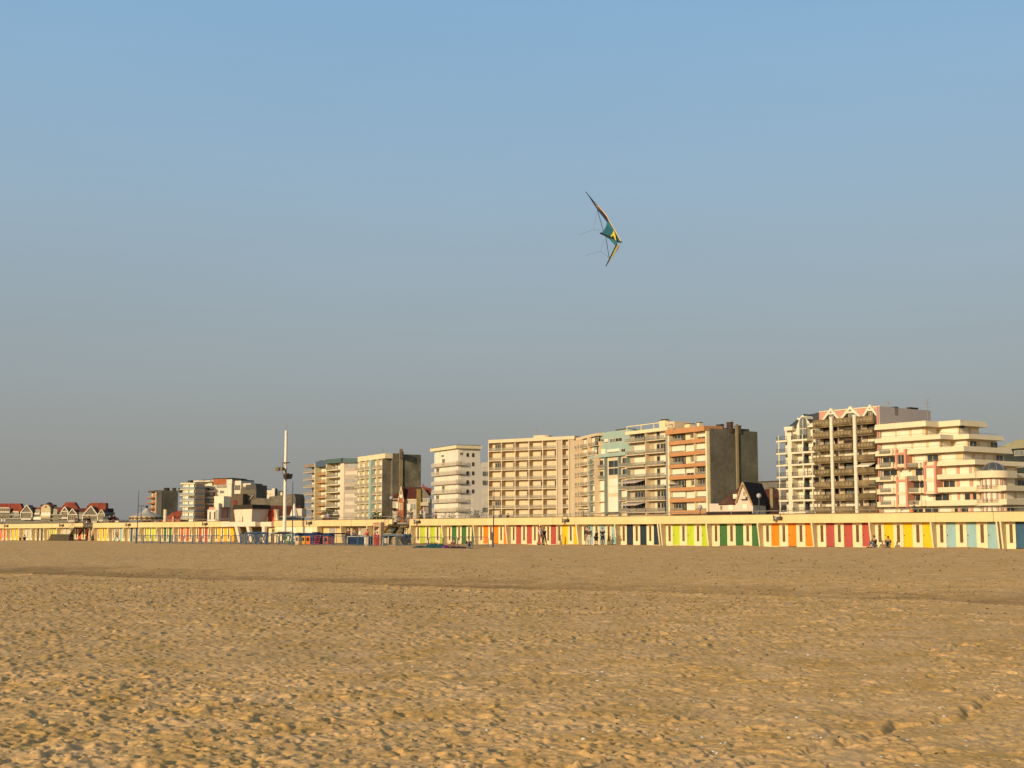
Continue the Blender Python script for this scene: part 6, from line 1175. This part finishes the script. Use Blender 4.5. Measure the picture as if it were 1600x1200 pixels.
# ================================================================ BICYCLES
def bicycle():
    r = thing('bicycle', 'x', 'bicycle', (0, 0, 0), 0, 'bicycles parked on the promenade'); 
    for x in (-.52, .52):
        m = MB(); m.ring((x, 0, .34), .33, .022, (0, 1, 0), 20); wh = m.build('wheel', BLACK, r); m = MB()
        for q in range(6): a = math.pi*q/6; m.cyl((x-.32*math.cos(a), 0, .34-.32*math.sin(a)), (x+.32*math.cos(a), 0, .34+.32*math.sin(a)), .006, n=4)
        m.build('spokes', STEEL, wh)
    m = MB(); m.path([(-.52, 0, .34), (-.08, 0, .32), (-.2, 0, .85), (.38, 0, .82), (-.08, 0, .32)], .02); m.path([(-.52, 0, .34), (-.19, 0, .78)], .014); m.path([(.52, 0, .34), (.38, 0, .9)], .02); m.build('bike_frame', DRAIL, r)
    m = MB(); m.box(-.34, -.1, -.06, .06, .88, .94); m.cyl((-.2, 0, .85), (-.21, 0, .9), .02); m.build('saddle', BLACK, r); m = MB(); m.path([(.30, -.26, 1.02), (.38, 0, .98), (.30, .26, 1.02)], .018); m.cyl((.38, 0, .9), (.38, 0, .98), .02); m.build('handlebar', BLACK, r)
    m = MB(); m.ring((-.08, 0, .32), .09, .015, (0, 1, 0), 12); m.path([(-.08, -.08, .32), (.02, -.08, .2)], .014); m.build('crank', STEEL, r); return r
bk = bicycle(); first = True
for px, t, da, zz, lb in ((738, 1.4, 25, .45, 'leftmost of the bicycles leaning before the white tower rear wing'), (743.5, 1.6, -20, .45, 'middle bicycle leaning before the white tower rear wing'), (749.5, 1.5, 15, .45, 'rightmost bicycle leaning before the white tower rear wing'),
                          (698, 1.8, 10, .3, 'dark bicycle parked at the foot of the white tower on the left'), (707, 1.6, -15, .3, 'dark bicycle parked at the foot of the white tower on the right'), (657, 2.5, -8, 0.1, 'bicycle ridden by the cyclist in white shirt'), (616, 1.2, 30, .35, 'bicycle leftmost in the crowd at the near stairs top'),
                          (622, 1.6, -30, .4, 'bicycle in the middle of the crowd at the near stairs top'), (628.5, 1.1, 20, .3, 'bicycle by the lamp side of the near stairs top'), (633, 1.4, -10, .3, 'bicycle beside the person in pale top at the near stairs')):
    o = bk if first else copy_tree(bk); first = False; o['label'] = lb; p = dk(px, t); o.location = (p[0], p[1], p[2]+zz); o.rotation_euler.z = WL.rz+math.radians(da)
    if zz > .2:     # they stand on a low kerb plinth
        r = thing('bicycle_plinth', 'low kerb plinth under the '+' '.join(lb.split()[:9]).replace('bicycles', 'bikes').replace('bicycle', 'bike'), 'plinth', p, WL.rz+math.radians(da), 'low plinths on the promenade'); m = MB(); m.box(-.8, .8, -.15, .15, 0, zz-.02); m.box(-.82, .82, -.17, .17, 0, .08); m.build('plinth_block', CONC, r)
# ================================================================ STUNT KITE
KD = 40.0
def kp(px, py, dd=0): r = ray(px, py); k = (KD+dd)/r[1]; return Vector((r[0]*k, r[1]*k, EYE+r[2]*k))
O = kp(955, 365); kr = thing('stunt_kite', 'teal stunt kite with yellow trim flying in the empty sky', 'kite', O)
def panel(n, pts, mat, par=kr, th=.008, off=0):
    P = [kp(*q)-O+Vector((0, off, 0)) for q in pts]; m = MB(); m.loft(P, [p+Vector((0, th, 0)) for p in P]); return m.build(n, mat, par)
KT = M('teal_sail', (.02, .145, .22), .7, .06, 3); KY = M('yellow_sail', (.66, .56, .04), .6, .05, 3); KO = M('pale_orange_sail', (.72, .50, .24), .6, .05, 3); KN = M('dark_navy_sail', (.02, .02, .07), .6, .05, 3)
tipA, tipB, nose, tail = (915.3, 300, .9), (946.7, 416, -.4), (971, 378, 0), (938.3, 364.5, .7)
panel('upper_wing_outer', [tipA, (922, 309.5, .8), (936, 322.5, .5), (949.5, 338, .2), (949.5, 342, .2), (933, 324, .55)], KO)
panel('upper_wing_inner', [tipA, (933, 323.6, .56), (949.5, 341, .22), (948, 347, .25), (934, 329, .56), (926, 317, .7)], KN, off=-.03)
panel('centre_sail', [(949.5, 340, .2), (960, 360, .1), nose, (969.5, 379.7, 0), (964, 379, 0), (953, 370, .4), tail, (944, 359, .5), (947.5, 352, .3), (948.2, 346, .25)], KT)
panel('lower_sail', [(938.5, 365, .7), (953, 371, .4), (963.5, 378, .05), (963, 381, 0), (961, 383.7, 0), (953, 374.5, .3)], M('shaded_teal_sail', (.035, .17, .20), .7, .06, 3))
panel('lower_wing_trim', [(963, 381, 0), (965, 382.5, 0), (962, 392, -.1), (954.5, 405, -.25), tipB, (953, 403, -.25), (960, 390.5, -.1)], KY); panel('lower_wing_outer', [(965, 382.3, 0), (969.5, 381, .05), (966.5, 388, 0), (960, 397.5, -.15), (955.5, 404.5, -.24), (962, 392, -.1)], M('pink_sail', (.62, .42, .36), .6, .05, 3))
em = panel('letter_emblem', [(958.8, 360, .1), (961, 366, .1), (961.8, 372, .05), (963.2, 377.2, .03), (960.6, 374.2, .1), (959.4, 370, .15), (957.2, 369.3, .2), (955.6, 370.4, .3), (953.6, 369.3, .35), (956.8, 365.3, .2)], KY, th=.01, off=-.03); panel('emblem_hole', [(957, 368.5, .15), (958.5, 368.5, .15), (957.8, 370.3, .15)], BLACK, em, th=.01, off=-.05)
def spar(n, a, b_, rad=.014, mat=None): m = MB(); m.cyl(kp(*a)-O, kp(*b_)-O, rad, n=6); m.build(n, mat or BLACK, kr)
spar('leading_edge_spar', tipA, (949.5, 341, .2), .012); spar('leading_edge_spar', (949.5, 340, .2), nose, .016, KO); spar('centre_spine', tail, nose, .03); spar('lower_edge_spar', (964, 380, 0), tipB, .014)
spar('cross_spar', (933.5, 328, .4), (942.5, 360, .5), .009); spar('cross_spar', (946.5, 371, .4), (952.3, 405, -.25), .009)
BL = M('bridle_line', (.22, .25, .28), .6, .05, 3)
for a, c in (((933.3, 328, .4), (927, 359, -1)), ((927, 359, -1), (904, 367.5, -2.2)), ((927, 359, -1), (940, 360, .4)), ((944, 373, .4), (938.5, 392.5, -1)), ((938.5, 392.5, -1), (914.5, 399, -2.2)), ((938.5, 392.5, -1), (951, 402, -.2))): spar('bridle_line', a, c, .003, BL)
# ================================================================ SHELLS AND TWIGS ON THE SAND
m = MB(); m2 = MB(); rg = random.Random(5)
for _ in range(420):
    d = rg.uniform(9.5, 26); a = rg.uniform(-.40, .42); x = d*math.tan(a); y = d
    if x < 0 and rg.random() < .72: continue
    z = sz(x, y); s = rg.uniform(.008, .02); T = Matrix.Translation((x, y, z+.006)) @ Matrix.Rotation(rg.uniform(0, 6), 4, 'Z') @ Matrix.Rotation(rg.uniform(-.6, .6), 4, 'X'); q = m if rg.random() < .8 else m2; q.T = T; q.ball((0, 0, 0), s*1.4, s, s*.5, 6, 3, 0)
def debris(n, seed, dmin, dmax, smin, smax, flat):
    R = np.random.RandomState(seed); d = 1/(1/dmax+(1/dmin-1/dmax)*R.rand(n)); a = (R.rand(n)-.5)*.86; x = d*np.tan(a); y = d; z = sand_z(x, y); k = vnoise(x*.5, y*.5, seed)+R.rand(n)*.5 > .12
    x, y, z, d = x[k], y[k], z[k], d[k]; n = len(x); s = (smin+(smax-smin)*R.rand(n)**2)*(.35+d/30)
    base = np.array([(1, 0, 0), (.3, .8, 0), (-.9, .5, 0), (-.7, -.6, 0), (.4, -.9, 0), (.1, .1, 1)]); th = R.rand(n)*6.28; c, q = np.cos(th), np.sin(th); jit = .7+.6*R.rand(n, 6, 1)
    P = base[None]*jit*s[:, None, None]; P[..., 2] *= flat; P[..., 0] *= 1.3; V = np.stack([P[..., 0]*c[:, None]-P[..., 1]*q[:, None]+x[:, None], P[..., 0]*q[:, None]+P[..., 1]*c[:, None]+y[:, None], P[..., 2]+z[:, None]-.004], -1).reshape(-1, 3)
    Fc = [(i*6+j, i*6+(j+1) % 5, i*6+5) for i in range(n) for j in range(5)]; b = MB(); b.v = [tuple(v) for v in V.tolist()]; b.f = Fc; b.mi = [0]*len(Fc); return b
tag(debris(3500, 31, 9.5, 96, .006, .022, .9).build('driftweed_crumbs', M('dark_tide_crumbs', (.16, .105, .045), .9, .3, 15)), kind='stuff')
tag(debris(9000, 33, 34, 98, .009, .024, 1.0).build('dark_pebbles', M('dark_pebbles', (.17, .11, .045), .9, .3, 15)), kind='stuff')
tag(debris(6000, 32, 9.5, 60, .008, .018, .7).build('sand_clods', M('sand_clods', (.50, .32, .13), .95, .15, 8)), kind='stuff')
tag(m.build('seashells', M('bleached_shell', (.80, .76, .68), .5, .1, 20)), kind='stuff'); tag(m2.build('seaweed_bits', M('dark_seaweed', (.03, .02, .012), .8, .1, 20)), kind='stuff')
